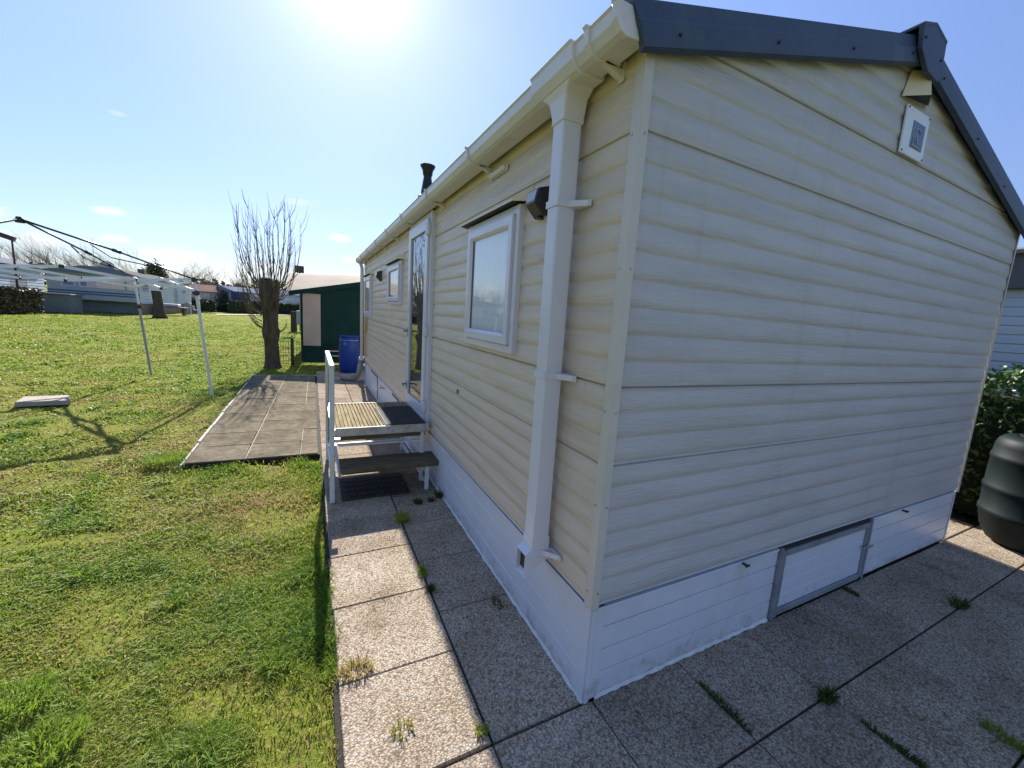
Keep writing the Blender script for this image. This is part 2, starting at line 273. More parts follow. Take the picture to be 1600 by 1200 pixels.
# ------------------------------------------------------------------ mesh helpers
class MB:
    def __init__(s): s.v = []; s.f = []; s.sm = []
    def add(s, vs, fs, smooth=False):
        n = len(s.v); s.v += [tuple(v) for v in vs]
        for f in fs: s.f.append([i + n for i in f]); s.sm.append(smooth)
        return s
    def box(s, a, b, bev=0):
        x0, x1 = sorted((a[0], b[0])); y0, y1 = sorted((a[1], b[1])); z0, z1 = sorted((a[2], b[2]))
        if bev <= 0:
            return s.add([(x0, y0, z0), (x1, y0, z0), (x1, y1, z0), (x0, y1, z0), (x0, y0, z1), (x1, y0, z1), (x1, y1, z1), (x0, y1, z1)],
                         [(0, 3, 2, 1), (4, 5, 6, 7), (0, 1, 5, 4), (1, 2, 6, 5), (2, 3, 7, 6), (3, 0, 4, 7)])
        c = min(bev, (x1 - x0) / 2.1, (y1 - y0) / 2.1, (z1 - z0) / 2.1)
        P = []
        for X, sx in ((x0, 1), (x1, -1)):
            for Y, sy in ((y0, 1), (y1, -1)):
                for Z, sz in ((z0, 1), (z1, -1)):
                    P += [(X, Y + sy * c, Z + sz * c), (X + sx * c, Y, Z + sz * c), (X + sx * c, Y + sy * c, Z)]
        import bmesh
        bm = bmesh.new()
        for p in P: bm.verts.new(p)
        r = bmesh.ops.convex_hull(bm, input=bm.verts)
        bmesh.ops.recalc_face_normals(bm, faces=bm.faces)
        bm.verts.ensure_lookup_table(); bm.verts.index_update()
        s.add([v.co[:] for v in bm.verts], [[v.index for v in f.verts] for f in bm.faces]); bm.free()
        return s
    def tube(s, path, rad, sides=8, cap=True, smooth=True):
        P = [Vector(p) for p in path]; n = len(P)
        rr = rad if isinstance(rad, (list, tuple)) else [rad] * n
        base = len(s.v); prev = None
        for i, p in enumerate(P):
            t = (P[min(i + 1, n - 1)] - P[max(i - 1, 0)])
            if t.length < 1e-9: t = Vector((0, 0, 1))
            t.normalize()
            if prev is None:
                u = t.cross(Vector((0, 0, 1)) if abs(t.z) < .9 else Vector((1, 0, 0))).normalized()
            else:
                u = (prev - t * prev.dot(t)).normalized()
            prev = u; w = t.cross(u)
            for k in range(sides):
                a = 2 * math.pi * k / sides
                s.v.append(tuple(p + (u * math.cos(a) + w * math.sin(a)) * rr[i]))
        for i in range(n - 1):
            for k in range(sides):
                k2 = (k + 1) % sides
                s.f.append([base + i * sides + k, base + i * sides + k2, base + (i + 1) * sides + k2, base + (i + 1) * sides + k]); s.sm.append(smooth)
        if cap:
            s.f.append([base + k for k in range(sides)][::-1]); s.sm.append(False)
            s.f.append([base + (n - 1) * sides + k for k in range(sides)]); s.sm.append(False)
        return s
    def lathe(s, c, prof, seg=24, smooth=True):
        base = len(s.v)
        for r, z in prof:
            for k in range(seg):
                a = 2 * math.pi * k / seg
                s.v.append((c[0] + r * math.cos(a), c[1] + r * math.sin(a), c[2] + z))
        for i in range(len(prof) - 1):
            for k in range(seg):
                k2 = (k + 1) % seg
                s.f.append([base + i * seg + k, base + i * seg + k2, base + (i + 1) * seg + k2, base + (i + 1) * seg + k]); s.sm.append(smooth)
        return s
    def bar(s, p, q, w, h=None):
        "square bar from p to q"
        h = h or w; p = Vector(p); q = Vector(q); t = (q - p).normalized()
        u = t.cross(Vector((0, 0, 1)) if abs(t.z) < .95 else Vector((1, 0, 0))).normalized() * (w / 2); v = t.cross(u).normalized() * (h / 2)
        vs = [p - u - v, p + u - v, p + u + v, p - u + v, q - u - v, q + u - v, q + u + v, q - u + v]
        return s.add(vs, [(3, 2, 1, 0), (4, 5, 6, 7), (0, 1, 5, 4), (1, 2, 6, 5), (2, 3, 7, 6), (3, 0, 4, 7)])
    def prism(s, poly, ax, a, b, smooth=False):
        "extrude polygon (2D) along axis ax between a and b"
        def P(q, t):
            if ax == 0: return (t, q[0], q[1])
            if ax == 1: return (q[0], t, q[1])
            return (q[0], q[1], t)
        n = len(poly); vs = [P(q, a) for q in poly] + [P(q, b) for q in poly]
        fs = [tuple(range(n))[::-1], tuple(range(n, 2 * n))] + [(i, (i + 1) % n, n + (i + 1) % n, n + i) for i in range(n)]
        return s.add(vs, fs, smooth)
    def quad(s, a, b, c, d): return s.add([a, b, c, d], [(0, 1, 2, 3)])
    def build(s, name, mat, parent=None, at=None):
        me = bpy.data.meshes.new(name)
        o0 = origin(parent) if parent else Vector(at or (0, 0, 0))
        me.from_pydata([(v[0] - o0.x, v[1] - o0.y, v[2] - o0.z) for v in s.v], [], s.f)
        me.polygons.foreach_set('use_smooth', s.sm); me.materials.append(mat); me.update()
        ob = bpy.data.objects.new(name, me); COL.objects.link(ob)
        if parent: ob.parent = parent
        else: ob.location = o0
        return ob
def origin(o):
    v = Vector((0, 0, 0))
    while o: v = v + o.location; o = o.parent
    return v
def tag(o, label, cat, group=None):
    o['label'] = label; o['category'] = cat
    if group: o['group'] = group
    return o
def thing(name, label, cat, loc=(0, 0, 0), group=None):
    o = bpy.data.objects.new(name, None); COL.objects.link(o); o.location = loc; o.empty_display_size = .2
    return tag(o, label, cat, group)
def struct(o, kind='structure'): o['kind'] = kind; return o
def dup(root, loc, label=None, rotz=0, scale=1):
    c = root.copy(); COL.objects.link(c); c.location = loc; c.rotation_euler = (0, 0, rotz); c.scale = (scale,) * 3
    if label: c['label'] = label
    for ch in list(root.children):
        d = ch.copy(); COL.objects.link(d); d.parent = c
        for g in list(ch.children):
            e = g.copy(); COL.objects.link(e); e.parent = d
    return c
def bevel(o, w=.003, seg=2):
    b = o.modifiers.new('bevel', 'BEVEL'); b.width = w; b.segments = seg; b.limit_method = 'ANGLE'; b.angle_limit = R(35)
    return o
def vnoise(x, y, scale, seed=0):
    r = np.random.default_rng(seed); T = r.random((256, 256))
    X = np.asarray(x) * scale + 1000; Y = np.asarray(y) * scale + 1000
    xi = np.floor(X).astype(int); yi = np.floor(Y).astype(int); fx = X - xi; fy = Y - yi
    fx = fx * fx * (3 - 2 * fx); fy = fy * fy * (3 - 2 * fy)
    g = lambda a, b: T[a % 256, b % 256]
    return (g(xi, yi) * (1 - fx) + g(xi + 1, yi) * fx) * (1 - fy) + (g(xi, yi + 1) * (1 - fx) + g(xi + 1, yi + 1) * fx) * fy
ORD = ['first', 'second', 'third', 'fourth', 'fifth', 'sixth', 'seventh', 'eighth', 'ninth', 'tenth', 'eleventh', 'twelfth', 'thirteenth', 'fourteenth', 'fifteenth', 'sixteenth']

# ------------------------------------------------------------------ ground
def paved(x, y, g=0.0):
    x = np.asarray(x); y = np.asarray(y)
    a = (x > -4.5 - g) & (x < 10.0 + g) & (y < 0.915 + g) & (y > -5.2 - g)
    b = (x > 3.62 - g) & (x < 9.3 + g) & (y > .8) & (y < 2.10 + g)
    return a | b
def lawn_z(x, y):
    x = np.asarray(x, float); y = np.asarray(y, float)
    z = -.044 + .030 * (vnoise(x, y, .9, 1) - .5) + .026 * (vnoise(x, y, 3.1, 2) - .5) + .02 * (vnoise(x, y, 7, 3) - .5)
    return z
def make_lawn():
    nr, na = 190, 300
    rs = np.concatenate([[0.0], np.geomspace(.35, 2500, nr)])
    an = np.linspace(0, 2 * np.pi, na, endpoint=False)
    X = CAM.x + rs[:, None] * np.cos(an); Y = CAM.y + rs[:, None] * np.sin(an)
    Z = lawn_z(X, Y) * np.where(rs[:, None] > 300, 1, 1)
    Z = np.where(paved(X, Y, -.12), -.12, Z)
    v = np.stack([X, Y, Z], -1).reshape(-1, 3)
    f = []
    for i in range(nr):
        for k in range(na):
            k2 = (k + 1) % na
            f.append((i * na + k, (i + 1) * na + k, (i + 1) * na + k2, i * na + k2))
    mb = MB(); mb.v = [tuple(p) for p in v]; mb.f = f; mb.sm = [True] * len(f)
    struct(mb.build('lawn', M['lawn']))
make_lawn()

def make_grass():
    N = 1000000
    # sample distance with density ~1/d^2 beyond d0
    d0, dmax = 2.2, 52.0
    w1 = d0 * d0 / 2; w2 = d0 * d0 * math.log(dmax / d0)
    u = RNG.random(N); near = u < w1 / (w1 + w2)
    d = np.where(near, d0 * np.sqrt(RNG.random(N)), d0 * np.exp(RNG.random(N) * math.log(dmax / d0)))
    a = R(-12) + RNG.random(N) * R(112)
    x = CAM.x + d * np.cos(a); y = CAM.y + d * np.sin(a)
    clump = vnoise(x, y, 4.2, 21) * .6 + vnoise(x, y, 12, 22) * .4
    patch = vnoise(x, y, .8, 23) * .6 + vnoise(x, y, 2.3, 24) * .4
    edge_lo = .905 + .07 * (vnoise(x, y * 0, 3, 25) - .45) + .05 * (vnoise(x, y * 0, 11, 29) - .5)
    onpave = (y < edge_lo) & (x < 10.0) | ((x > 3.66) & (x < 9.3) & (y < 2.08 + .05 * (vnoise(x, y * 0, 3, 26) - .6)))
    tufts = (x > 9.95) & (y < .3)
    bare = vnoise(x, y, 1.7, 27) * .5 + vnoise(x, y, 4.5, 28) * .5
    keep = (~onpave) & (~tufts) & (RNG.random(N) < np.clip((54 - d) / 26, 0, 1)) & (RNG.random(N) < np.clip(1.15 - 8 * np.clip(bare - .56, 0, 1) - 1.2 * np.clip(.42 - clump, 0, 1), .18, 1)) & (x > -4)
    x, y, d, clump, patch, bare = (q[keep] for q in (x, y, d, clump, patch, bare)); n = len(x)
    near_edge = np.exp(-np.clip(y - .9, 0, 9) / .30) * (x < 3.7) + np.exp(-np.clip(3.66 - x, 0, 9) / .35) * (y < 2.1) * (x < 3.7)
    h = (.016 + .022 * RNG.random(n)) * (.30 + 1.4 * clump) * (1 + .9 * np.clip(near_edge, 0, 1)) + .30 * np.clip(clump - .70, 0, 1) * RNG.random(n)
    h = h * (1 + np.clip(d - 6, 0, 30) * .012)
    w = (.0016 + .0016 * RNG.random(n)) * np.clip(d / 2.2, .8, 9)
    az_ = RNG.random(n) * 2 * np.pi; lean = (.35 + .95 * RNG.random(n)) * (1.25 - .5 * np.clip(near_edge, 0, 1))
    la = RNG.random(n) * 2 * np.pi
    z0 = lawn_z(x, y) - .004
    ca, sa = np.cos(az_) * w, np.sin(az_) * w
    lx, ly = np.cos(la) * h * lean, np.sin(la) * h * lean
    V = np.empty((n, 5, 3), np.float32)
    V[:, 0] = np.stack([x - ca, y - sa, z0], -1); V[:, 1] = np.stack([x + ca, y + sa, z0], -1)
    V[:, 2] = np.stack([x + ca * .8 + lx * .35, y + sa * .8 + ly * .35, z0 + h * .62], -1); V[:, 3] = np.stack([x - ca * .8 + lx * .35, y - sa * .8 + ly * .35, z0 + h * .62], -1)
    V[:, 4] = np.stack([x + lx, y + ly, z0 + h * np.clip(1.1 - .35 * lean, .5, 1.0)], -1)
    me = bpy.data.meshes.new('grass')
    me.vertices.add(n * 5); me.vertices.foreach_set('co', V.reshape(-1))
    b = np.arange(n) * 5
    loops = np.stack([b, b + 1, b + 2, b + 3, b + 3, b + 2, b + 4], -1).reshape(-1).astype(np.int32)
    me.loops.add(n * 7); me.loops.foreach_set('vertex_index', loops)
    st = np.stack([np.arange(n) * 7, np.arange(n) * 7 + 4], -1).reshape(-1).astype(np.int32)
    me.polygons.add(n * 2); me.polygons.foreach_set('loop_start', st)
    me.update(calc_edges=True)
    t = np.clip(.51 + 1.05 * (patch - .5) + .5 * (RNG.random(n) - .5) + .55 * (clump - .5) + .35 * np.clip(near_edge, 0, 1) - 1.6 * np.clip(bare - .54, 0, 1) - .35 * (RNG.random(n) < .14), 0, 1)
    t = np.where(d > 9, .55 + (t - .5) * .55, t)
    at = me.attributes.new('tint', 'FLOAT', 'POINT'); at.data.foreach_set('value', np.repeat(t, 5).astype(np.float32))
    me.materials.append(M['blade'])
    o = bpy.data.objects.new('grass', me); COL.objects.link(o); o['kind'] = 'stuff'
make_grass()

# paving slabs
def paving():
    base = MB(); base.quad((-4.6, -5.2, -.018), (10.0, -5.2, -.018), (10.0, .93, -.018), (-4.6, .93, -.018))
    struct(base.build('paving_bed', M['joint']))
    mb = MB(); rnd = random.Random(3)
    def slab(x0, x1, y0, y1, gx=.003, gy=.003):
        j = lambda: rnd.uniform(-.0022, .0022)
        z = [j() for _ in range(4)]; c = .004
        X0, X1, Y0, Y1 = x0 + gx, x1 - gx, y0 + gy, y1 - gy
        t = [(X0 + c, Y0 + c, z[0]), (X1 - c, Y0 + c, z[1]), (X1 - c, Y1 - c, z[2]), (X0 + c, Y1 - c, z[3])]
        k = [(X0, Y0, -.006), (X1, Y0, -.006), (X1, Y1, -.006), (X0, Y1, -.006)]
        bt = [(p[0], p[1], -.03) for p in k]
        mb.add(t + k + bt, [(0, 1, 2, 3), (4, 5, 1, 0), (5, 6, 2, 1), (6, 7, 3, 2), (7, 4, 0, 3), (8, 9, 5, 4), (9, 10, 6, 5), (10, 11, 7, 6), (11, 8, 4, 7)])
    xs = [0.005] + [.5 + .511 * i for i in range(0, 20)]
    for a, b in zip(xs[:-1], xs[1:]): slab(a, min(b, 10), .405, .915 + rnd.uniform(-.006, .004))
    xs2 = [0.005, .78, 1.29, 1.8, 2.31, 2.82, 3.33, 3.84, 4.35, 4.86, 5.37, 5.88, 6.39, 6.9, 7.41, 7.92, 8.43, 8.94, 9.45, 9.99]
    for a, b in zip(xs2[:-1], xs2[1:]): slab(a, b, -.05 if b < 9 else -.6, .402)
    ysp = [.915, .405, -.05, -.556, -1.06, -1.56, -2.05, -2.54, -3.04, -3.54, -4.04, -4.54, -5.05]
    xp = [.0, -.43, -.935, -1.44, -1.945, -2.45, -2.955, -3.46, -3.97, -4.5]
    for j in range(len(xp) - 1):
        off = 0 if j != 1 else .0
        for i in range(len(ysp) - 1): slab(xp[j + 1], xp[j], ysp[i + 1] + off, ysp[i] + off, .0045, .0022)
    # strip beyond the right-hand wall
    for i in range(6): slab(.005 + .51 * i, .51 + .51 * i, -4.4, -3.72)
    struct(mb.build('path', M['pebble']))
    # dark worn tile patch and its pale edging
    mb = MB(); bed = MB(); bed.box((3.66, .93, -.05), (9.28, 2.09, -.002)); struct(bed.build('patio_bed', M['joint']))
    ys = [.945, 1.115, 1.595, 2.075]
    for i in range(11):
        x0 = 3.665 + i * .51; x1 = x0 + .51
        for j in range(3):
            y0, y1 = ys[j], ys[j + 1]; tw = -.009 * i if j else 0
            z = .012 + rnd.uniform(-.002, .002); e = .008 if j else .006
            a = [(x0 + e, y0 + e + (tw if j > 0 else 0), z + rnd.uniform(-.003, .003)), (x1 - e, y0 + e + (tw if j > 0 else 0), z + rnd.uniform(-.003, .003)), (x1 - e, y1 - e + (tw if j < 2 and j > 0 else 0), z), (x0 + e, y1 - e + (tw if j == 1 else 0), z)]
            if j == 0: a[2] = (a[2][0], a[2][1], a[2][2])
            mb.add(a + [(p[0], p[1], -.02) for p in a], [(0, 1, 2, 3), (4, 5, 1, 0), (5, 6, 2, 1), (6, 7, 3, 2), (7, 4, 0, 3)])
    struct(mb.build('patio', M['tile']))
    jt = MB(); jt.bar((3.67, 1.594, .009), (9.27, 1.594 - .099, .009), .009, .008); jt.bar((3.67, 1.112, .009), (9.27, 1.112 - .05, .009), .007, .008)
    struct(jt.build('patio_joint', M['stone']))
    ed = MB()
    x = 3.66
    while x < 9.25:
        l = rnd.uniform(.35, .8)
        ed.box((x, 2.085 + rnd.uniform(-.01, .01), -.05), (min(x + l, 9.28) - .01, 2.113 + rnd.uniform(-.012, .012), .004 + rnd.uniform(-.012, .012)), .008); x += l
    ed.box((9.29, .9, -.05), (9.305, 2.1, .012), .004)
    struct(ed.build('kerb', M['edging']))
    fp = MB(); fp.quad((45, 8.3, .012), (45.9, 8.6, .012), (70, -2, .012), (68.5, -3, .012)); struct(fp.build('footpath', M['footpath']))
paving()

# ------------------------------------------------------------------ the mobile home
L, W, HS, H = 8.47, 3.70, .456, 2.509
APEX = 3.035; YR = -1.73
home = thing('mobile_home', 'cream static caravan with ribbed cladding, white skirting and slate blue bargeboards filling the right side', 'mobile home', (L / 2, -W / 2, 0))

def profile(ztop, zbot, anchor=2.265, pitch=.1, depth=.0078, joints=(2.265, 1.365, 1.055)):
    pts = {}
    k0 = int(math.floor((anchor - ztop) / pitch)) - 1; k1 = int(math.ceil((anchor - zbot) / pitch)) + 1
    for k in range(k0, k1):
        zt = anchor - k * pitch
        for t, o in ((0, 0), (.08, .15), (.2, .42), (.42, .72), (.66, 1.0), (.82, .92), (.91, .5), (.97, .12)):
            pts[round(zt - t * pitch, 5)] = o * depth
    zs = sorted((z for z in pts if zbot < z < ztop), reverse=True)
    out = [(ztop, .004)] + [(z, pts[z]) for z in zs] + [(zbot, .004)]
    for jz in joints:
        out = [p for p in out if abs(p[0] - jz) > .006]
        out += [(jz + .0052, .0045), (jz + .0042, .0035), (jz + .0036, -.03), (jz - .0036, -.03), (jz - .0042, .0035), (jz - .0052, .0045)]
    out.sort(key=lambda p: -p[0])
    return [p for p in out if zbot <= p[0] <= ztop]
def rows_to_mesh(rows, fn):
    "rows: list of (z, off, u0, u1); fn(u, z, off) -> point"
    mb = MB()
    for z, off, u0, u1 in rows: mb.v += [fn(u0, z, off), fn(u1, z, off)]
    for i in range(len(rows) - 1):
        mb.f.append([2 * i, 2 * i + 2, 2 * i + 3, 2 * i + 1]); mb.sm.append(True)
    return mb
rows = [(z, o, 0.002, L) for z, o in profile(H + .04, HS)]
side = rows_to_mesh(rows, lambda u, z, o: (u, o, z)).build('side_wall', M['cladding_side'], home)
SLL, SLR = (APEX - 2.523) / -YR, (APEX - 2.495) / (W + YR)
def zl(y): return APEX - (SLL * (y - YR) if y > YR else SLR * (YR - y))
def yspan(z): return (min(0, YR + (APEX - z) / SLL), max(-W, YR - (APEX - z) / SLR))
rows = [(z, o, *yspan(z)) for z, o in profile(APEX - .005, HS, joints=(2.585, 2.265, 1.365, 1.055))]
rows_to_mesh(rows, lambda u, z, o: (-o, u, z)).build('end_wall', M['cladding_end_shaded'], home)
# back, right walls and floor
mb = MB(); mb.box((.03, -W, HS), (L, -W + .04, H)); mb.box((L - .04, -W + .05, HS), (L, -.03, H)); mb.box((.03, -W + .05, HS - .03), (L - .05, -.03, HS + .02))
mb.add([(L - .002, -W, H), (L - .002, 0, H), (L - .002, YR, APEX)], [(0, 1, 2)])
mb.build('rear_wall', M['cladding_side'], home)
# roof sheets
mb = MB()
for ye in (.06, -W - .06):
    ze = zl(ye)
    mb.add([(-.03, YR, APEX + .05), (L + .06, YR, APEX + .05), (L + .06, ye, ze + .05), (-.03, ye, ze + .05),
            (-.03, YR, APEX + .02), (L + .06, YR, APEX + .02), (L + .06, ye, ze + .02), (-.03, ye, ze + .02)],
           [(0, 1, 2, 3), (7, 6, 5, 4), (3, 2, 6, 7), (0, 3, 7, 4), (1, 5, 6, 2)])
mb.build('roof', M['roof'], home)
# ridge tiles
mb = MB(); mb.prism([(YR - .16, APEX + .015), (YR, APEX + .065), (YR + .16, APEX + .015), (YR + .16, APEX + .028), (YR, APEX + .078), (YR - .16, APEX + .028)], 0, -.05, L + .07)
mb.build('ridge', M['roof'], home)
# bargeboards: folded sheet with an upper lip, two screws rows
def barge(s):
    mb = MB()
    y1 = YR + s * .03
    ye = .062 if s > 0 else -W - .05
    # cross-section in (x, dz)
    sec = [(-.045, -.045), (-.062, -.036), (-.064, .028), (-.058, .036), (-.052, .085), (-.03, .097), (.20, .097), (.20, .09), (-.022, .09), (-.04, .03), (-.04, -.045)]
    n = len(sec); vs = []
    for y in (y1, ye):
        for x, dz in sec: vs.append((x, y + (s * max(0, dz + .02) * .55 if y == ye else 0), zl(y) + dz))
    fs = [(i, (i + 1) % n, n + (i + 1) % n, n + i) for i in range(n)] + [tuple(range(n)), tuple(range(n, 2 * n))[::-1]]
    mb.add(vs, fs)
    o = mb.build('bargeboard', M['verge'], home)
    for t in (.08, .36, .64, .92):
        y = y1 + (ye - y1) * t; z = zl(y) + .002; q = MB()
        q.tube([(-.062, y, z), (-.070, y, z)], .0055, 8); q.build('screw', M['black'], o)
barge(1); barge(-1)
# apex piece folded over both boards
mb = MB(); yc = -1.685
P = [(yc + .125, APEX + .072), (yc + .007, APEX + .105), (yc - .128, APEX + .070), (yc - .135, APEX - .02), (yc - .118, APEX - .112), (yc - .105, APEX - .116), (yc + .008, APEX - .10), (yc + .105, APEX - .03)]
mb.prism(P, 0, -.088, -.066); mb.prism([(yc + .125, APEX + .062), (yc + .007, APEX + .097), (yc - .128, APEX + .06), (yc - .128, APEX + .077), (yc + .007, APEX + .112), (yc + .125, APEX + .077)], 0, -.09, .12)
ap = bevel(mb.build('apex_cap', M['verge'], home), .004)
for dy, dz in ((.09, .02), (-.10, -.02)):
    q = MB(); q.tube([(-.088, yc + dy, APEX + dz), (-.094, yc + dy, APEX + dz)], .0055, 8); q.build('screw', M['black'], ap)
# pointed vent hood under the apex
mb = MB()
yl, yr, yk = -1.642, -1.935, -1.765; zt, zb = APEX - .06, 2.842
mb.add([(-.012, yl - .05, zt), (-.012, yl, zb), (-.085, yk, zb + .012), (-.065, yk, zt), (-.012, yr, zb + .025), (-.012, yr + .07, zt)], [(0, 1, 2, 3), (3, 2, 4, 5)])
vh = mb.build('vent_hood', M['cream_hood'], home)
mb = MB(); mb.add([(-.0125, yl - .008, zb + .008), (-.078, yk, zb + .02), (-.0125, yr + .012, zb + .033)], [(0, 1, 2)]); mb.build('vent_opening', M['dark'], vh)  # dark face across the open bottom, painted as the shade inside
# plaque
mb = MB(); mb.box((-.012, -1.700, 2.59), (-.024, -1.955, 2.82), .003); pq = mb.build('plaque', M['plaque'], home)
mb = MB(); mb.box((-.0245, -1.782, 2.635), (-.0265, -1.915, 2.762)); mb.build('plaque_panel', M['plaque_blue'], pq)
mb = MB()
for pts in ([(-1.80, 2.655), (-1.81, 2.685), (-1.825, 2.665), (-1.838, 2.69), (-1.85, 2.662), (-1.87, 2.66)], [(-1.815, 2.72), (-1.845, 2.735), (-1.87, 2.715)], [(-1.80, 2.645), (-1.89, 2.643)]):
    mb.tube([(-.0285, y, z) for y, z in pts], .0028, 6)
mb.build('plaque_mark', M['plaque_mark'], pq)
for y in (-1.712, -1.943):
    for z in (2.602, 2.808):
        q = MB(); q.tube([(-.024, y, z), (-.027, y, z)], .005, 8); q.build('screw', M['black'], pq)
# corner trims
mb = MB(); mb.prism([(-.013, -.027), (-.0145, .0145), (.034, .013), (.034, .009), (-.0, .0095), (-.009, -.027)], 2, HS - .008, H + .03)
ct = mb.build('corner_trim', M['trim'], home)
mb = MB()
for z in (.52, .89, 1.27, 1.8, 2.25):
    for q0, q1 in (((-.0135, -.014, z), (-.017, -.014, z)), ((.021, .0135, z), (.021, .017, z))):
        mb = MB(); mb.tube([q0, q1], .0042, 6); mb.build('screw', M['alu'], ct)
mb = MB(); mb.prism([(-.014, -W + .004), (-.014, -W - .012), (.03, -W - .012), (.03, -W - .008), (-.010, -W - .008), (-.010, -W + .004)], 2, HS - .02, H)
mb.build('corner_trim', M['trim'], home)
mb = MB(); mb.box((L - .004, .012, HS), (L + .012, -.04, H)); mb.build('corner_trim', M['trim'], home)

# skirting
def skirt_boards(mb, u0, u1, fn, z0=.012, z1=HS - .012, nb=4, proud=.008):
    h = (z1 - z0) / nb
    rows = []
    for i in range(nb):
        zt = z1 - i * h
        rows += [(zt - .003, proud - .004, u0, u1), (zt - .006, proud, u0, u1), (zt - h + .003, proud, u0, u1), (zt - h + .001, proud - .004, u0, u1)]
    r = rows_to_mesh(rows, fn); r.sm = [False] * len(r.f); mb.add(r.v, r.f)
fy = lambda u, z, o: (-o + .012, u, z); fx = lambda u, z, o: (u, o - .012, z)
mb = MB(); skirt_boards(mb, -.075, -1.275, fy); mb.build('skirting_panel', M['skirt'], home)
mb = MB(); skirt_boards(mb, -2.305, -W + .02, fy); mb.build('skirting_panel', M['skirt'], home)
mb = MB(); skirt_boards(mb, .035, L - .02, fx); mb.build('skirting_panel', M['skirt'], home)
mb = MB(); mb.box((.012, -.03, .01), (-.002, -.075, HS - .018)); mb.box((.012, -.006, .0), (-.006, -.026, HS - .018)); mb.box((.001, -.004, .0), (.033, .002, HS - .014)); mb.box((-.001, -.0045, -.01), (.03, -.031, HS - .017)); mb.build('skirting_corner', M['skirt'], home); mb = MB(); mb.box((.012, -W + .015, .01), (.0, -W - .008, HS - .02))
mb.build('skirting_corner', M['skirt'], home)
mb = MB(); mb.box((.02, -.02, 0), (.008, -W + .02, HS - .004)); mb.box((.02, -.025, 0), (L - .02, -.013, HS - .004)); mb.build('skirting_backing', M['dark'], home)
mb = MB(); mb.box((-.004, -.03, HS - .030), (.006, -1.27, HS - .016)); mb.box((-.004, -2.31, HS - .03), (.006, -W + .02, HS - .016)); mb.box((.035, -.006, HS - .03), (L - .02, .004, HS - .014)); bevel(mb.build('skirting_top_trim', M['skirt'], home), .002)
# sealant fillet along the foot of the skirting
mb = MB(); rnd = random.Random(9)
def fillet(p, q, nrm, n):
    vs = []
    for i in range(n + 1):
        t = i / n; x = p[0] + (q[0] - p[0]) * t; y = p[1] + (q[1] - p[1]) * t
        a = rnd.uniform(.006, .013); b = rnd.uniform(.008, .015)
        vs += [(x, y, b + .004), (x + nrm[0] * a, y + nrm[1] * a, .001), (x, y, -.01)]
    fs = []
    for i in range(n): fs += [(3 * i, 3 * i + 1, 3 * i + 4, 3 * i + 3), (3 * i + 1, 3 * i + 2, 3 * i + 5, 3 * i + 4)]
    mb.add(vs, fs)
fillet((.0, -.003, 0), (L, -.003, 0), (0, 1), 260); fillet((.003, -.06, 0), (.003, -1.27, 0), (-1, 0), 40)
mb.build('sealant', M['grout'], home)
# hatch in the end skirting
mb = MB(); skirt_boards(mb, -1.335, -2.252, fy, .052, HS - .072, 4, .010)
hatch = mb.build('skirting_hatch', M['skirt'], home)
mb = MB()
mb.box((.006, -1.278, .004), (-.016, -1.300, HS - .012)); mb.box((.004, -1.303, .010), (-.012, -1.335, HS - .035)); mb.box((.004, -2.250, .030), (-.012, -2.275, HS - .035)); mb.box((.006, -2.278, .012), (-.016, -2.30, HS - .012))
mb.box((.004, -1.336, HS - .070), (-.0115, -2.249, HS - .036)); mb.box((.004, -1.336, .018), (-.0115, -2.249, .052))
bevel(mb.build('hatch_frame', M['grey_frame'], hatch), .002)
mb = MB(); mb.box((.007, -1.302, HS - .034), (.001, -2.277, HS + .002)); mb.build('hatch_gap', M['dark'], hatch)
mb = MB(); mb.box((-.017, -2.215, .245), (-.030, -2.325, .262), .003); mb.box((-.013, -2.262, .235), (-.024, -2.285, .275), .003); mb.build('hatch_latch', M['alu'], hatch)
for y in (-.955, -2.735):
    k = MB(); k.tube([(.002, y, HS - .026), (-.03, y, HS - .026)], [.006, .008], 10); k.box((-.026, y - .018, HS - .033), (-.038, y + .016, HS - .018), .005); k.build('turn_knob', M['black'], home)
# side skirting vents and tap
for x0, x1 in ((6.40, 7.26), (4.16, 4.84)):
    mb = MB(); mb.box((x0, -.004, .02), (x1, .006, HS - .06), .002); f = mb.build('skirting_vent', M['skirt'], home)
    mb = MB(); mb.box((x0 - .02, -.003, HS - .055), (x1 + .02, .005, HS - .025)); mb.box((x0 - .022, -.003, .02), (x0 - .004, .005, HS - .06)); mb.build('vent_gap', M['dark'], f)
mb = MB(); mb.tube([(5.64, -.003, .355), (5.64, .05, .355), (5.66, .085, .35), (5.67, .095, .31)], .011, 8); mb.tube([(5.64, .05, .355), (5.64, .05, .385)], .008, 8); mb.bar((5.58, .05, .39), (5.70, .05, .39), .012)
mb.build('tap', M['alu'], home)

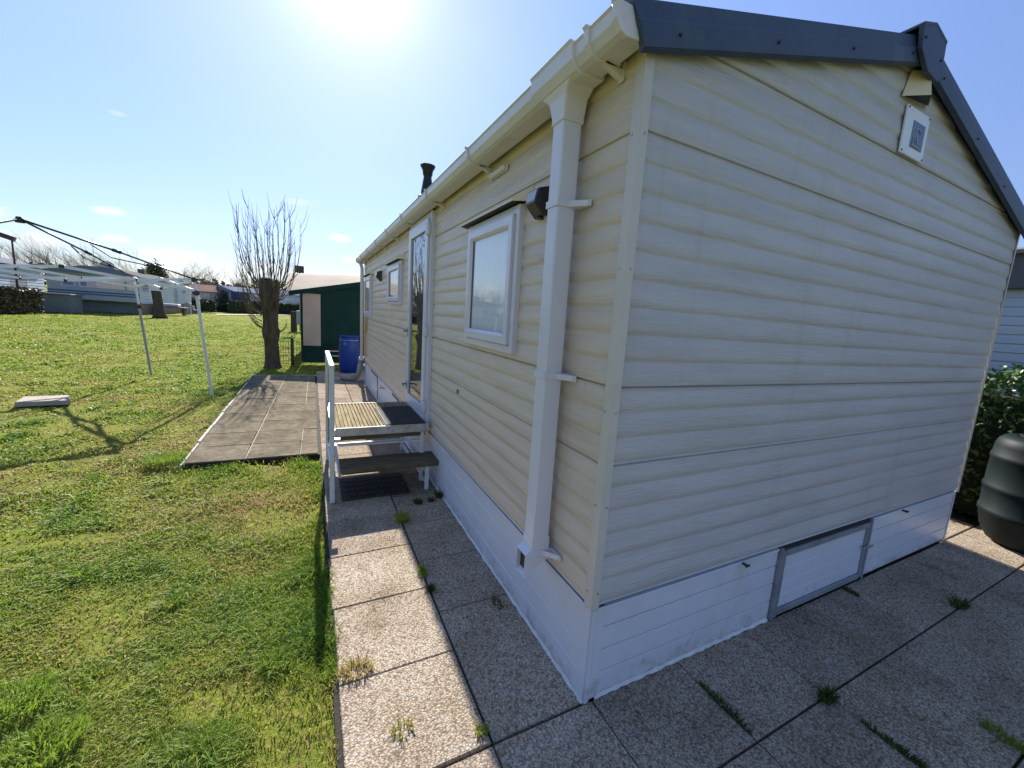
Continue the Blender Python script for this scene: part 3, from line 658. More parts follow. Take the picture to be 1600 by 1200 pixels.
# windows
def window(x0, x1, z0, z1, curtain, sash=.062):
    mb = MB(); y = .036; w = .042
    mb.box((x0, .002, z0), (x0 + w, y, z1)); mb.box((x1 - w, .002, z0), (x1, y, z1)); mb.box((x0 + w, .002, z0), (x1 - w, y - .001, z0 + w)); mb.box((x0 + w, .002, z1 - w), (x1 - w, y - .001, z1))
    fr = bevel(mb.build('window', M['upvc'], home), .003)
    mb = MB(); a0, a1, b0, b1 = x0 + w + .004, x1 - w - .004, z0 + w + .004, z1 - w - .004; s = sash; y0, y1 = .012, .054
    # mitred sash with an inward slope to the glass
    outer = [(a0, b0), (a1, b0), (a1, b1), (a0, b1)]; inner = [(a0 + s, b0 + s), (a1 - s, b0 + s), (a1 - s, b1 - s), (a0 + s, b1 - s)]
    mid = [(a0 + s - .014, b0 + s - .014), (a1 - s + .014, b0 + s - .014), (a1 - s + .014, b1 - s + .014), (a0 + s - .014, b1 - s + .014)]
    vs = [(p[0], y0, p[1]) for p in outer] + [(p[0], y1, p[1]) for p in outer] + [(p[0], y1, p[1]) for p in mid] + [(p[0], .036, p[1]) for p in inner]
    fs = []
    for i in range(4):
        j = (i + 1) % 4
        fs += [(i, j, 4 + j, 4 + i), (4 + i, 4 + j, 8 + j, 8 + i), (8 + i, 8 + j, 12 + j, 12 + i)]
    mb.add(vs, fs); bevel(mb.build('sash', M['upvc'], fr), .003)
    mb = MB(); mb.box((a0 - .006, .004, b0 - .006), (a1 + .006, .010, b1 + .006)); mb.build('seal_and_dark_backing', M['black'], fr)  # black plate: seal rim, and the dark room painted behind the glass
    mb = MB(); g = .010
    c = [(a0 + s - g, b0 + s - g), (a1 - s + g, b0 + s - g), (a1 - s + g, b1 - s + g), (a0 + s - g, b1 - s + g)]
    mb.add([(p[0], .034, p[1]) for p in c], [(3, 2, 1, 0)]); mb.build('pane', M['glass'], fr)
    if curtain:
        mb = MB(); n = 90; vs = []
        for i in range(n + 1):
            x = c[0][0] + (c[1][0] - c[0][0]) * i / n; yy = .021 + .0055 * math.sin(i * .9) + .003 * math.sin(i * 2.3 + 1)
            vs += [(x, yy, c[0][1]), (x, yy, c[2][1])]
        mb.add(vs, [(2 * i, 2 * i + 2, 2 * i + 3, 2 * i + 1) for i in range(n)], True); mb.build('net_curtain', M['lace'], fr)
    # drip hood
    mb = MB(); h0, h1 = x0 - .085, x1 + .075; zb, zt = z1 + .004, z1 + .078
    mb.add([(h0, .004, zt), (h1, .004, zt), (h1 - .03, .082, zb + .014), (h0 + .085, .082, zb + .014), (h1 - .03, .082, zb), (h0 + .085, .082, zb), (h1, .004, zb - .004), (h0, .004, zb - .004)],
           [(0, 3, 2, 1), (3, 5, 4, 2), (0, 7, 5, 3), (1, 2, 4, 6)])
    hd = mb.build('drip_hood', M['cream_hood'], fr)
    mb = MB(); mb.quad((h0 + .002, .006, zb + .004), (h1 - .002, .006, zb + .004), (h1 - .034, .079, zb + .003), (h0 + .088, .079, zb + .003)); mb.build('hood_painted_shade', M['dark'], hd)  # black sheet painted as the shade under the hood
window(.858, 1.672, 1.398, 2.185, True)
window(4.20, 5.17, 1.655, 2.195, False)
window(7.15, 8.18, 1.41, 2.195, True)
# door
x0, x1, z0, z1 = 2.70, 3.655, .50, 2.49
mb = MB(); w = .05
mb.box((x0, .002, z0), (x0 + w, .040, z1)); mb.box((x1 - w, .002, z0), (x1, .040, z1)); mb.box((x0 + w, .002, z1 - w), (x1 - w, .039, z1)); mb.box((x0 + w, .002, z0), (x1 - w, .039, z0 + w))
door = bevel(mb.build('door', M['upvc'], home), .003)
mb = MB(); a0, a1, b0, b1 = x0 + w + .006, x1 - w - .006, z0 + w + .006, z1 - w - .006; s = .10
outer = [(a0, b0), (a1, b0), (a1, b1), (a0, b1)]; inner = [(a0 + s, b0 + .13), (a1 - s, b0 + .13), (a1 - s, b1 - s), (a0 + s, b1 - s)]
vs = [(p[0], .012, p[1]) for p in outer] + [(p[0], .062, p[1]) for p in outer] + [(p[0], .062, p[1]) for p in inner] + [(p[0], .044, p[1]) for p in inner]
fs = []
for i in range(4):
    j = (i + 1) % 4; fs += [(i, j, 4 + j, 4 + i), (4 + i, 4 + j, 8 + j, 8 + i), (8 + i, 8 + j, 12 + j, 12 + i)]
mb.add(vs, fs); bevel(mb.build('door_leaf', M['upvc'], door), .003)
mb = MB(); mb.box((x0 + w - .004, .004, z0 + w - .004), (x1 - w + .004, .010, z1 - w + .004)); mb.build('door_dark_backing', surf('painted_dim_interior', (.035, .035, .037), (.05, .05, .05), 2), door)  # dark plate: the unlit room painted close behind the glass
mb = MB(); mb.add([(p[0], .045, p[1]) for p in [(inner[0][0] - .01, inner[0][1] - .01), (inner[1][0] + .01, inner[1][1] - .01), (inner[2][0] + .01, inner[2][1] + .01), (inner[3][0] - .01, inner[3][1] + .01)]], [(3, 2, 1, 0)]); mb.build('door_glass', M['glass_door'], door)
for z in (.70, 1.42, 2.33):
    mb = MB(); mb.box((x0 + .012, .041, z - .05), (x0 + .036, .072, z + .05), .004); mb.tube([(x0 + .054, .064, z - .055), (x0 + .054, .064, z + .055)], .011, 8); mb.build('hinge', M['upvc'], door)
for z in (1.36, .77):
    mb = MB(); mb.box((a1 - .065, .062, z - .05), (a1 - .03, .070, z + .05), .003); mb.tube([(a1 - .048, .068, z + .01), (a1 - .048, .115, z + .01), (a1 - .155, .118, z + .008)], .0095, 8); mb.build('door_handle', M['alu'], door)
# gutter
mb = MB()
G = [(.030, 2.560), (.030, 2.505), (.038, 2.497), (.118, 2.493), (.138, 2.500), (.158, 2.525), (.163, 2.562), (.170, 2.568), (.156, 2.572), (.152, 2.53), (.118, 2.505), (.044, 2.507), (.042, 2.560)]
mb.prism(G, 0, -.018, L + .12); gut = mb.build('gutter', M['gutter'], home)
Gs = [(.024, 2.572), (.024, 2.500), (.034, 2.489), (.121, 2.485), (.145, 2.494), (.167, 2.523), (.172, 2.566), (.180, 2.576), (.024, 2.576)]
mb = MB(); mb.prism(Gs, 0, -.045, -.019); bevel(mb.build('gutter_end_cap', M['gutter'], gut), .004); mb = MB(); mb.prism(Gs, 0, L + .121, L + .15); bevel(mb.build('gutter_end_cap', M['gutter'], gut), .004)
for x in (.105, 1.36, 2.42, 3.51, 4.53, 5.56, 6.64, 7.65, 8.35):
    mb = MB(); mb.prism([(p[0] + (.001 if p[0] > .07 else 0), p[1]) for p in Gs], 0, x, x + .026); mb.box((x - .002, .004, 2.455), (x + .028, .014, 2.52), .002); mb.prism([(.006, 2.460), (.09, 2.486), (.09, 2.497), (.006, 2.490)], 0, x, x + .026)
    bevel(mb.build('gutter_bracket', M['gutter'], gut), .003)
# downpipe with running outlet
px, py, hw = .3605, .076, .0425
mb = MB(); Gb = [(p[0] + (.004 if p[0] > .07 else -.002), p[1] + (-.004 if p[1] < 2.56 else .004)) for p in Gs]
mb.prism(Gb, 0, px - .16, px + .16)
o1 = bevel(mb.build('gutter_outlet', M['gutter'], gut), .004)
mb = MB()
secs = [(2.50, .125, .060, .090), (2.46, .066, .052, .080), (2.40, hw + .006, hw + .006, py), (2.375, hw + .006, hw + .006, py)]
vs = []
for z, hx, hy, yy in secs: vs += [(px - hx, yy - hy, z), (px + hx, yy - hy, z), (px + hx, yy + hy, z), (px - hx, yy + hy, z)]
mb.add(vs, [(4 * i + k, 4 * i + (k + 1) % 4, 4 * i + 4 + (k + 1) % 4, 4 * i + 4 + k) for i in range(3) for k in range(4)] + [(12, 13, 14, 15)])
bevel(mb.build('gutter_spigot', M['gutter'], gut), .006, 3)
mb = MB(); mb.box((px - hw, py - hw, .575), (px + hw, py + hw, 2.39)); dpipe = bevel(mb.build('downpipe', M['upvc'], home), .007, 3)
mb = MB(); mb.box((px - hw - .004, py - hw - .004, .545), (px + hw + .004, py + hw + .004, .61)); bevel(mb.build('pipe_collar', M['upvc'], dpipe), .006, 3)
# shoe: turned outward, open mouth facing away from the wall
mb = MB(); h2 = hw + .002; t = .006
mb.add([(px - h2, py - h2, .56), (px + h2, py - h2, .56), (px + h2, py + h2, .56), (px - h2, py + h2, .56),
        (px - h2, py - h2, .50), (px + h2, py - h2, .50), (px + h2, py + h2 + .032, .425), (px - h2, py + h2 + .032, .425), (px + h2, py + h2 + .032, .535), (px - h2, py + h2 + .032, .535)],
       [(0, 4, 5, 1), (0, 3, 9, 7, 4), (1, 5, 6, 8, 2), (4, 7, 6, 5), (3, 2, 8, 9)])
sh = mb.build('pipe_shoe', M['upvc'], dpipe); so = sh.modifiers.new('solid', 'SOLIDIFY'); so.thickness = .005; so.offset = -1
mb = MB(); mb.quad((px - h2 + .006, py + h2 + .012, .44), (px + h2 - .006, py + h2 + .012, .44), (px + h2 - .006, py + h2 + .012, .53), (px - h2 + .006, py + h2 + .012, .53)); mb.build('shoe_mouth', M['dark'], dpipe)  # dark sheet across the mouth, painted as the shade inside the shoe
for z in (.535, 1.36, 2.07):
    mb = MB(); e = .005
    mb.box((px - hw - e, py - hw - e, z - .014), (px + hw + e, py + hw + e, z + .014)); mb.box((px - hw - e, .012, z - .013), (px - hw - .085, .018, z + .013), .002); mb.box((px - hw - e - .002, .012, z - .013), (px - hw - e + .006, py, z + .013))
    mb.bar((px - hw - .004, py - .01, z), (px - hw - .07, .018, z), .006, .024)
    mb.tube([(px - hw - .07, .018, z), (px - hw - .07, .022, z)], .007, 8)
    bevel(mb.build('pipe_clip', M['upvc'], dpipe), .002)
# security lights
def lamp_box(x, z, sc=1):
    mb = MB(); b = .085 * sc
    mb.add([(x - b, .011, z + b), (x + b, .011, z + b), (x + b, .011, z - b), (x - b, .011, z - b),
            (x - b * .9, .085 * sc, z + b * .75), (x + b * .9, .085 * sc, z + b * .75), (x + b * .75, .10 * sc, z - b * .2), (x - b * .75, .10 * sc, z - b * .2), (x - b * .7, .03, z - b * .95), (x + b * .7, .03, z - b * .95)],
           [(0, 4, 5, 1), (4, 7, 6, 5), (7, 8, 9, 6), (0, 3, 8, 7, 4), (1, 5, 6, 9, 2), (3, 2, 9, 8), (0, 1, 2, 3)])
    o = bevel(mb.build('security_light', M['black'], home), .004)
    mb = MB(); mb.add([(x - b * .72, .0885 * sc, z + b * .66), (x + b * .72, .0885 * sc, z + b * .66), (x + b * .62, .0995 * sc, z - b * .06), (x - b * .62, .0995 * sc, z - b * .06)], [(0, 3, 2, 1)]); mb.build('light_lens', surf('light_lens', (.3, .3, .3), (.4, .4, .4), 9, .15), o)
    mb = MB(); mb.tube([(x, .02, z - b * .98), (x, .02, z - b * 1.12)], .018, 10); mb.build('light_bracket', M['black'], o)
lamp_box(.655, 2.148, .78); lamp_box(6.05, 2.105, .9)
# slim vent
mb = MB(); mb.box((1.10, .010, 2.414), (1.36, .018, 2.45), .006); mb.box((1.115, .016, 2.418), (1.345, .036, 2.447), .006); mb.build('wall_vent', M['gutter'], home)
# small cable hole plate in the cladding
mb = MB(); mb.tube([(1.85, .006, 1.005), (1.85, .014, 1.005)], .018, 10); mb.build('cable_hole', surf('rusty_hole', (.09, .06, .035), (.2, .13, .07), 40, .8), home)
# flue
mb = MB(); fx_, fy_ = 5.26, -.5
mb.lathe((fx_, fy_, 2.70), [(.075, 0), (.075, .50), (.125, .515), (.128, .53), (.115, .54), (.088, .55), (.088, .60), (.072, .70), (.056, .80), (.058, .815), (.066, .83), (.074, .89), (.098, .935), (.108, .955), (.104, .965), (.06, .955), (.0, .95)], 28)
mb.build('flue', M['flue'], home)
# rear downpipe and hose bundle at the far corner
mb = MB(); mb.tube([(L - .03, .10, 2.52), (L - .03, .06, 2.38), (L - .03, .06, .48)], .034, 14); mb.build('downpipe', M['upvc'], home)
mb = MB(); mb.tube([(L - .03, .06, .53), (L - .03, .06, .45)], .052, 14); mb.build('pipe_collar', M['upvc'], home)

hose = MB()
P = [Vector(p) for p in ((L - .03, .06, .46), (L - .04, .08, .34), (L - .05, .13, .16), (L - .02, .20, .075), (L + .10, .34, .065), (L + .22, .44, .062))]
path, rad = [], []
for i in range(len(P) - 1):
    for k in range(14):
        t = k / 14; a = P[max(i - 1, 0)]; b = P[i]; c = P[i + 1]; d = P[min(i + 2, len(P) - 1)]
        path.append(.5 * ((2 * b) + (c - a) * t + (2 * a - 5 * b + 4 * c - d) * t * t + (3 * b - a - 3 * c + d) * t ** 3)); rad.append(.044 if len(path) % 2 else .058)
hose.tube(path, rad, 14, smooth=False)
tag(hose.build('drain_hose', M['corr'], at=(L, .2, 0)), 'ribbed grey drain hose bending from the far downpipe onto the paving', 'drain hose')
mb = MB()
mb.tube([(7.9, .03, 1.98), (7.92, .035, 1.6), (7.91, .03, 1.35), (7.93, .035, .9), (7.92, .03, .6)], .012, 6)
for k in range(3): mb.tube([(7.90 + .02 * k, .03 + .01 * k, 1.33), (7.87 + .02 * k, .05, 1.2), (7.93 + .02 * k, .045, 1.08), (7.95, .04, 1.2), (7.92, .03, 1.34)], .014, 6)
tag(mb.build('yellow_hose', M['yellow'], at=(7.92, .03, .6)), 'yellow hose looped against the far end of the caravan wall', 'hose')

# ------------------------------------------------------------------ entrance steps
steps = thing('entrance_steps', 'metal framed entrance steps with white handrail and wooden treads at the glazed door', 'steps', (3.0, .45, 0))
PX0, PX1, PY0, PY1, PZ = 2.585, 3.62, .035, .845, .56
mb = MB(); n = 10
bw = (PY1 - PY0 - .04) / 24
for i in range(24): mb.box((PX0 + .022, PY0 + .02 + i * bw, PZ - .03), (PX1 - .02, PY0 + .02 + (i + .62) * bw, PZ + .002))
mb.box((PX0 + .022, PY0 + .02, PZ - .034), (PX1 - .02, PY1 - .02, PZ - .012))
mb.build('platform', M['deckwood'], steps)
mb = MB(); mb.box((PX0, PY0, PZ - .07), (PX0 + .02, PY1, PZ + .003)); mb.box((PX1 - .018, PY0, PZ - .07), (PX1, PY1, PZ + .003)); mb.box((PX0 + .02, PY1 - .018, PZ - .07), (PX1 - .018, PY1, PZ + .003)); mb.box((PX0 + .02, PY0, PZ - .07), (PX1 - .018, PY0 + .016, PZ + .001))
bevel(mb.build('platform_edge', M['edge_strip'], steps), .003)
mb = MB(); mb.box((PX0 + .03, PY0 + .03, PZ - .115), (PX0 + .07, PY1 - .02, PZ - .072)); mb.build('platform_bearer', M['mossy_wood'], steps); mb = MB(); mb.box((PX1 - .07, PY0 + .03, PZ - .115), (PX1 - .03, PY1 - .02, PZ - .072)); mb.build('platform_bearer', M['mossy_wood'], steps)
mb = MB(); mb.box((2.345, -.005, .243), (2.635, .80, .280), .006); mb.box((2.352, .0, .232), (2.375, .79, .243)); mb.build('tread', M['mossy_wood'], steps)
# legs
def leg(x, y, z1):
    q = MB(); q.box((x - .016, y - .016, .0), (x + .016, y + .016, z1)); bevel(q.build('leg', M['white_paint'], steps), .004)
leg(2.40, .09, .25); leg(2.62, .09, PZ - .07); leg(3.58, .09, PZ - .07); leg(3.58, .80, PZ - .07)
mb = MB(); mb.bar((2.40, .09, .06), (2.62, .09, .06), .022); mb.bar((2.62, .09, .07), (3.58, .09, .07), .022); mb.bar((2.62, .09, PZ - .16), (2.62, .80, PZ - .16), .014); mb.bar((2.41, .80, .20), (3.58, .80, .20), .022); mb.bar((3.58, .09, .12), (3.58, .80, .12), .02)
mb.build('brace', M['white_paint'], steps)
# handrail: front post, rear post, top rail and a rounded inner hoop
ry = .858
mb = MB(); mb.box((2.352, ry - .016, 0), (2.392, ry + .020, 1.135)); bevel(mb.build('handrail_post', M['white_paint'], steps), .006, 3)
mb = MB(); mb.box((3.44, ry - .016, 0), (3.48, ry + .020, 1.135)); bevel(mb.build('handrail_post', M['white_paint'], steps), .006, 3)
mb = MB(); mb.box((2.3525, ry - .017, 1.10), (3.4795, ry + .021, 1.137)); bevel(mb.build('handrail', M['white_paint'], steps), .006, 3)
mb = MB(); hp = []
for cx, cz, a0_ in ((2.52, .98, 180), (3.32, .98, 90), (3.32, .30, 0), (2.52, .30, -90)):
    for k in range(7):
        a = R(a0_ - 15 * k); hp.append((cx + .09 * math.cos(a), ry + .002, cz + .09 * math.sin(a)))
hp.append(hp[0]); mb.tube(hp, .013, 8, cap=False)
mb.build('handrail_hoop', M['steel'], steps)
mb = MB(); mb.bar((2.395, ry, .62), (3.44, ry, .62), .02); mb.bar((2.395, ry, .20), (3.44, ry, .20), .022); mb.box((2.35, ry - .055, PZ - .05), (2.392, ry - .017, PZ - .02)); mb.box((2.338, ry - .02, 1.0 - .42), (2.352, ry + .01, .62)); mb.build('rail_bracket', M['steel'], steps)
# mats
mb = MB(); mb.box((2.60, .06, PZ + .0035), (3.34, .42, PZ + .012), .004)
for i in range(24): mb.box((2.62 + i * .0298, .075, PZ + .0115), (2.62 + i * .0298 + .016, .405, PZ + .0145))
tag(mb.build('doormat', M['rubber'], at=(3, .25, PZ)), 'black ribbed doormat on the step platform in front of the door', 'doormat')
mb = MB(); mb.box((2.36, .24, .002), (2.86, .79, .010), .003)
for i in range(11):
    for s_ in (0, 1):
        for k in range(4):
            yc_ = .28 + i * .046; mb.bar((2.40 + k * .11, yc_, .012), (2.455 + k * .11, yc_ + (.03 if (k + s_) % 2 else -.03), .012), .012, .006)
tag(mb.build('rubber_mat', M['rubber'], at=(2.6, .5, 0)), 'black patterned rubber mat on the paving below the lower step', 'mat')

# ------------------------------------------------------------------ barrels
bc = (9.83, .205, 0)
drum = thing('blue_drum', 'bright blue plastic drum standing by the far corner of the caravan', 'drum', bc)
mb = MB(); mb.lathe(bc, [(.0, .0), (.17, .0), (.19, .02), (.215, .12), (.226, .3), (.228, .5), (.222, .68), (.210, .76), (.212, .775), (.212, .80), (.203, .81), (.200, .86), (.208, .865), (.208, .885), (.196, .89), (.19, .87), (0, .865)], 36); mb.build('barrel_body', M['blue_plastic'], drum)
mb = MB(); mb.lathe(bc, [(.204, .775), (.216, .779), (.216, .789), (.204, .793)], 36); mb.build('clamp_ring', surf('pale_blue_ring', (.18, .26, .5)), drum)
mb = MB(); mb.tube([(bc[0] - .206 + .02 * abs(math.sin(a)), bc[1] + .10 + .028 * math.cos(a), .70 + .028 * math.sin(a)) for a in [i * .5236 for i in range(13)]], .006, 6); mb.build('painted_ring_mark', surf('chalky_mark', (.30, .42, .40)), drum)

BX, BY = -.34, -4.27
butt = thing('water_butt', 'dark green ribbed plastic water butt by the hedge at the right edge', 'water butt', (BX, BY, 0))
mb = MB(); mb.lathe((BX, BY, 0), [(0, 0), (.20, 0), (.250, .03), (.298, .12), (.322, .24), (.331, .25), (.332, .285), (.323, .295), (.326, .42), (.327, .45), (.334, .46), (.334, .49), (.326, .50), (.325, .62), (.322, .71), (.328, .72), (.327, .75), (.319, .76), (.314, .83), (.297, .885), (.265, .915), (.21, .925), (.19, .925), (.185, .89), (0, .88)], 40); mb.build('butt_body', M['green_plastic'], butt)
mb = MB(); mb.lathe((BX, BY, 0), [(.186, .926), (.19, .934), (.16, .937), (.15, .905), (.0, .902)], 32); mb.build('butt_lid', M['black'], butt)
mb = MB(); mb.tube([(BX - .18, BY + .22, .84), (BX - .20, BY + .245, .84)], .03, 10); mb.build('overflow_cap', M['black'], butt)

# ------------------------------------------------------------------ leaves / hedges
def leaves(n, sampler, size, seed, aspect=.5, upb=.3):
    r = np.random.default_rng(seed); P = sampler(r, n)
    d = r.normal(size=(n, 3)); d[:, 2] = d[:, 2] * .6 + upb; d /= np.linalg.norm(d, axis=1)[:, None]
    e = r.normal(size=(n, 3)); e -= d * (e * d).sum(1)[:, None]; e /= np.linalg.norm(e, axis=1)[:, None]
    s = size * (.6 + .8 * r.random(n))[:, None]
    V = np.stack([P - d * s * .5, P + e * s * aspect * .5, P + d * s * .5, P - e * s * aspect * .5], 1)
    mb = MB(); mb.v = [tuple(v) for v in V.reshape(-1, 3)]; mb.f = [(4 * i, 4 * i + 1, 4 * i + 2, 4 * i + 3) for i in range(n)]; mb.sm = [False] * n
    return mb
def hedge(name, p, q, width, h, n, size, mat, label, cat='hedge', seed=1, group=None, jit=.12, gap=0):
    "box hedge from p to q (ground points)"
    p = Vector((p[0], p[1], 0)); q = Vector((q[0], q[1], 0)); t = q - p; ln = t.length; t.normalize(); nv = Vector((-t.y, t.x, 0))
    root = thing(name, label, cat, ((p + q) / 2)[:], group)
    def smp(r, n):
        u = r.random(n) * ln; a = r.random(n); w = np.zeros(n); z = np.zeros(n)
        top = h * (1 + jit * (np.sin(u * 2.1 + seed) * .4 + np.sin(u * 5.3) * .3 + r.normal(size=n) * .25))
        face = r.random(n)
        w = np.where(face < .38, width / 2, np.where(face < .62, -width / 2, (r.random(n) - .5) * width)) + r.normal(size=n) * .05 * width
        z = np.where(face < .62, r.random(n) ** .8 * top, top - np.abs(r.normal(size=n)) * .06 * h)
        b = np.where(r.random(n) < .3, r.random(n) * top, z); 
        return np.stack([p.x + t.x * u + nv.x * w, p.y + t.y * u + nv.y * w, np.maximum(z, .04)], -1)
    leaves(n, smp, size, seed).build('foliage', mat, root)
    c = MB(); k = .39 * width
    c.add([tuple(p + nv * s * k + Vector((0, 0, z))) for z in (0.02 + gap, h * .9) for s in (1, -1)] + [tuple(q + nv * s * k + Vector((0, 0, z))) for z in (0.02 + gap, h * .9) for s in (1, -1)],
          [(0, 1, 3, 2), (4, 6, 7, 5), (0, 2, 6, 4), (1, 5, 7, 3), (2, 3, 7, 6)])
    c.build('inner_dark_core', M['leaf_dark'], root)  # solid dark box filling the middle of the foliage
    return root
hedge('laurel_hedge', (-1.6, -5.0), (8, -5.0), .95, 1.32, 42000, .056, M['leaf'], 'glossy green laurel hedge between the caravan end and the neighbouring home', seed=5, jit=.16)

# ------------------------------------------------------------------ neighbour on the right
def plank_wall(mb, p, q, z0, z1, pitch, depth=.018):
    p = Vector(p); q = Vector(q); t = (q - p).normalized(); nrm = Vector((t.y, -t.x))
    rows = []; z = z1
    while z > z0 + .01:
        zz = max(z - pitch, z0); rows += [(z - .002, .0), (z - pitch * .25 if z - pitch * .25 > zz else zz + .001, depth * .6), (zz + pitch * .1, depth), (zz + .003, 0)]
        z = zz
    b = len(mb.v)
    for z, o in rows: mb.v += [(p.x + nrm.x * o, p.y + nrm.y * o, z), (q.x + nrm.x * o, q.y + nrm.y * o, z)]
    for i in range(len(rows) - 1): mb.f.append([b + 2 * i, b + 2 * i + 2, b + 2 * i + 3, b + 2 * i + 1]); mb.sm.append(False)
nb = thing('neighbour_home', 'white clad neighbouring caravan with dark fascia behind the laurel hedge on the right', 'mobile home', (4, -7.5, 0))
mb = MB(); plank_wall(mb, (9, -5.8), (-1.6, -5.8), .3, 2.30, .1, .012); mb.build('wall', M['van_blue_white'], nb)
mb = MB(); mb.box((-1.6, -9.4, .0), (9, -5.83, 2.32)); mb.build('body', M['van_white'], nb)
mb = MB(); mb.box((-1.7, -5.86, 2.30), (9.1, -5.70, 2.66)); mb.build('fascia', M['roof_slate'], nb)
mb = MB(); mb.prism([(-5.64, 2.66), (-5.64, 2.70), (-7.6, 3.05), (-9.5, 2.70), (-9.5, 2.66)], 0, -1.75, 9.15); mb.build('roof', M['roof_olive'], nb)

# ------------------------------------------------------------------ awning tent
tent = thing('awning_tent', 'dark green awning with cream roof and beige side panel beyond the blue drum', 'awning', (12.8, 0, 0))
TX = 11.4
def cloth(f, nu, nv):
    mb = MB(); vs = [f(i / nu, j / nv) for j in range(nv + 1) for i in range(nu + 1)]
    mb.add(vs, [(j * (nu + 1) + i, j * (nu + 1) + i + 1, (j + 1) * (nu + 1) + i + 1, (j + 1) * (nu + 1) + i) for j in range(nv) for i in range(nu)], True); return mb
zt_ = lambda y: 1.90 + (1.22 - y) * .235
yl_, yr_ = 1.22, -1.6
def wallf(u, v):
    y = yl_ + (yr_ - yl_) * u; z = zt_(y) * v
    return (TX + .03 * math.sin(y * 5 + z * 4) * (1 - abs(2 * v - 1)) + .05 * (1 - v), y, .02 + z)
cloth(wallf, 60, 30).build('side_panel', M['canvas_green'], tent)
def panef(u, v):
    y = 1.195 - .41 * u; z = .48 + 1.36 * v; w = (z - .02) / zt_(y)
    return (TX + .03 * math.sin(y * 5 + z * 4) * (1 - abs(2 * w - 1)) + .05 * (1 - w) - .010, y, z)
cloth(panef, 16, 30).build('net_window', M['canvas_pane'], tent)
for ys_, z0_, z1_ in ((.765, .06, 1.98), (.10, .06, 2.14)):
    def seamf(u, v):
        y = ys_ - .02 * u; z = z0_ + (z1_ - z0_) * v; w = (z - .02) / zt_(y)
        return (TX + .03 * math.sin(y * 5 + z * 4) * (1 - abs(2 * w - 1)) + .05 * (1 - w) - .006, y, z)
    cloth(seamf, 1, 30).build('seam', M['canvas_green'], tent)
def hemf(u, v):
    y = 1.215 - 2.6 * u; z = .44 + .03 * v; w = (z - .02) / zt_(y)
    return (TX + .03 * math.sin(y * 5 + z * 4) * (1 - abs(2 * w - 1)) + .05 * (1 - w) - .012, y, z)
cloth(hemf, 60, 1).build('hem', M['canvas_green'], tent)
# valance hanging from the roof edge
def valf(u, v):
    y = 1.50 + (yr_ - 1.50) * u; e = (1.93 - (y - 1.22) * .22 if y > 1.22 else 1.93 + (1.22 - y) * .235); return (TX - .085 + .010 * math.sin(y * 20), y, e - (.13 - .015 * math.sin(y * 6.3)) * v)
cloth(valf, 80, 3).build('valance', M['canvas_green'], tent)
# cream roof rising away from the edge
def rooff(u, v):
    y = 1.56 + (yr_ - 1.56) * u; e = (1.93 - (y - 1.22) * .22 if y > 1.22 else 1.93 + (1.22 - y) * .235)
    x = TX - .088 + 2.5 * v; top = 2.46 + (1.22 - y) * .075
    return (x, y, e + (top - e) * (1 - (1 - v) ** 1.35) + .012 * math.sin(y * 4) * math.sin(v * 3.1))
cloth(rooff, 40, 14).build('roof_canvas', M['canvas_cream'], tent)
def frontf(u, v):
    return (TX + .02 + 5 * u, 1.235 + .02 * math.sin(u * 40), .02 + (1.90 + (.5 * min(u * 2, 1)) * .5) * v)
cloth(frontf, 40, 8).build('front_panel', M['canvas_green'], tent)
mb = MB()
mb.add([(TX + .0, .60, .21), (TX + .0, .30, .21), (TX + .0, .30, .37), (TX + .0, .60, .37), (TX + .0, .57, .24), (TX + .0, .33, .24), (TX + .0, .33, .34), (TX + .0, .57, .34)], [(0, 1, 5, 4), (1, 2, 6, 5), (2, 3, 7, 6), (3, 0, 4, 7)])
for i, v in enumerate(mb.v): mb.v[i] = (v[0] - .03, v[1], v[2])
mb.build('vent_frame', M['canvas_cream'], tent)

# ------------------------------------------------------------------ gazebo frame
gz = thing('gazebo_frame', 'bare pop-up gazebo frame of pale legs and dark roof poles standing on the lawn', 'gazebo frame', (7.43, 4.46, 0))
ft = {'a': Vector((7.13, 2.43, 0)), 'b': Vector((9.36, 3.74, 0))}
nv_ = Vector((-.506, .862, 0)) * 2.75
ft['c'] = ft['b'] + nv_; ft['d'] = ft['a'] + nv_
tp = {}
for k, p in ft.items():
    t = p + Vector((.05, .16, 0)); tp[k] = t + Vector((0, 0, 1.83)); up_ = p + (t - p) * .68 + Vector((0, 0, 1.24))
    zc = 1.62 if k == 'a' else 1.30
    mid = p + (t - p) * (zc / 1.83) + Vector((0, 0, zc))
    mb = MB(); mb.bar(p + Vector((0, 0, .0)), mid, .036); lg = bevel(mb.build('leg', M['grey_pole'] if k == 'b' else M['white_paint'], gz), .004)
    mb = MB(); mb.bar(mid - Vector((0, 0, .01)), tp[k], .029); mb.build('leg_inner_tube', M['white_paint'], lg)
    mb = MB(); mb.bar(mid - Vector((0, 0, .035)), mid + Vector((0, 0, .04)), .05); mb.box(mid + Vector((-.02, -.045, -.02)), mid + Vector((.02, .045, .02)), .004); mb.build('leg_joint', M['black'], lg)
    mb = MB(); mb.bar(tp[k] - Vector((0, 0, .04)), tp[k] + Vector((0, 0, .03)), .055); mb.bar(tp[k] + Vector((-.03, -.05, 0)), tp[k] + Vector((.03, .06, .02)), .035); mb.build('corner_bracket', M['black'], lg)
hub = sum((tp[k] for k in 'abcd'), Vector()) / 4; hub.z = 2.46; hub += Vector((0, .12, 0))
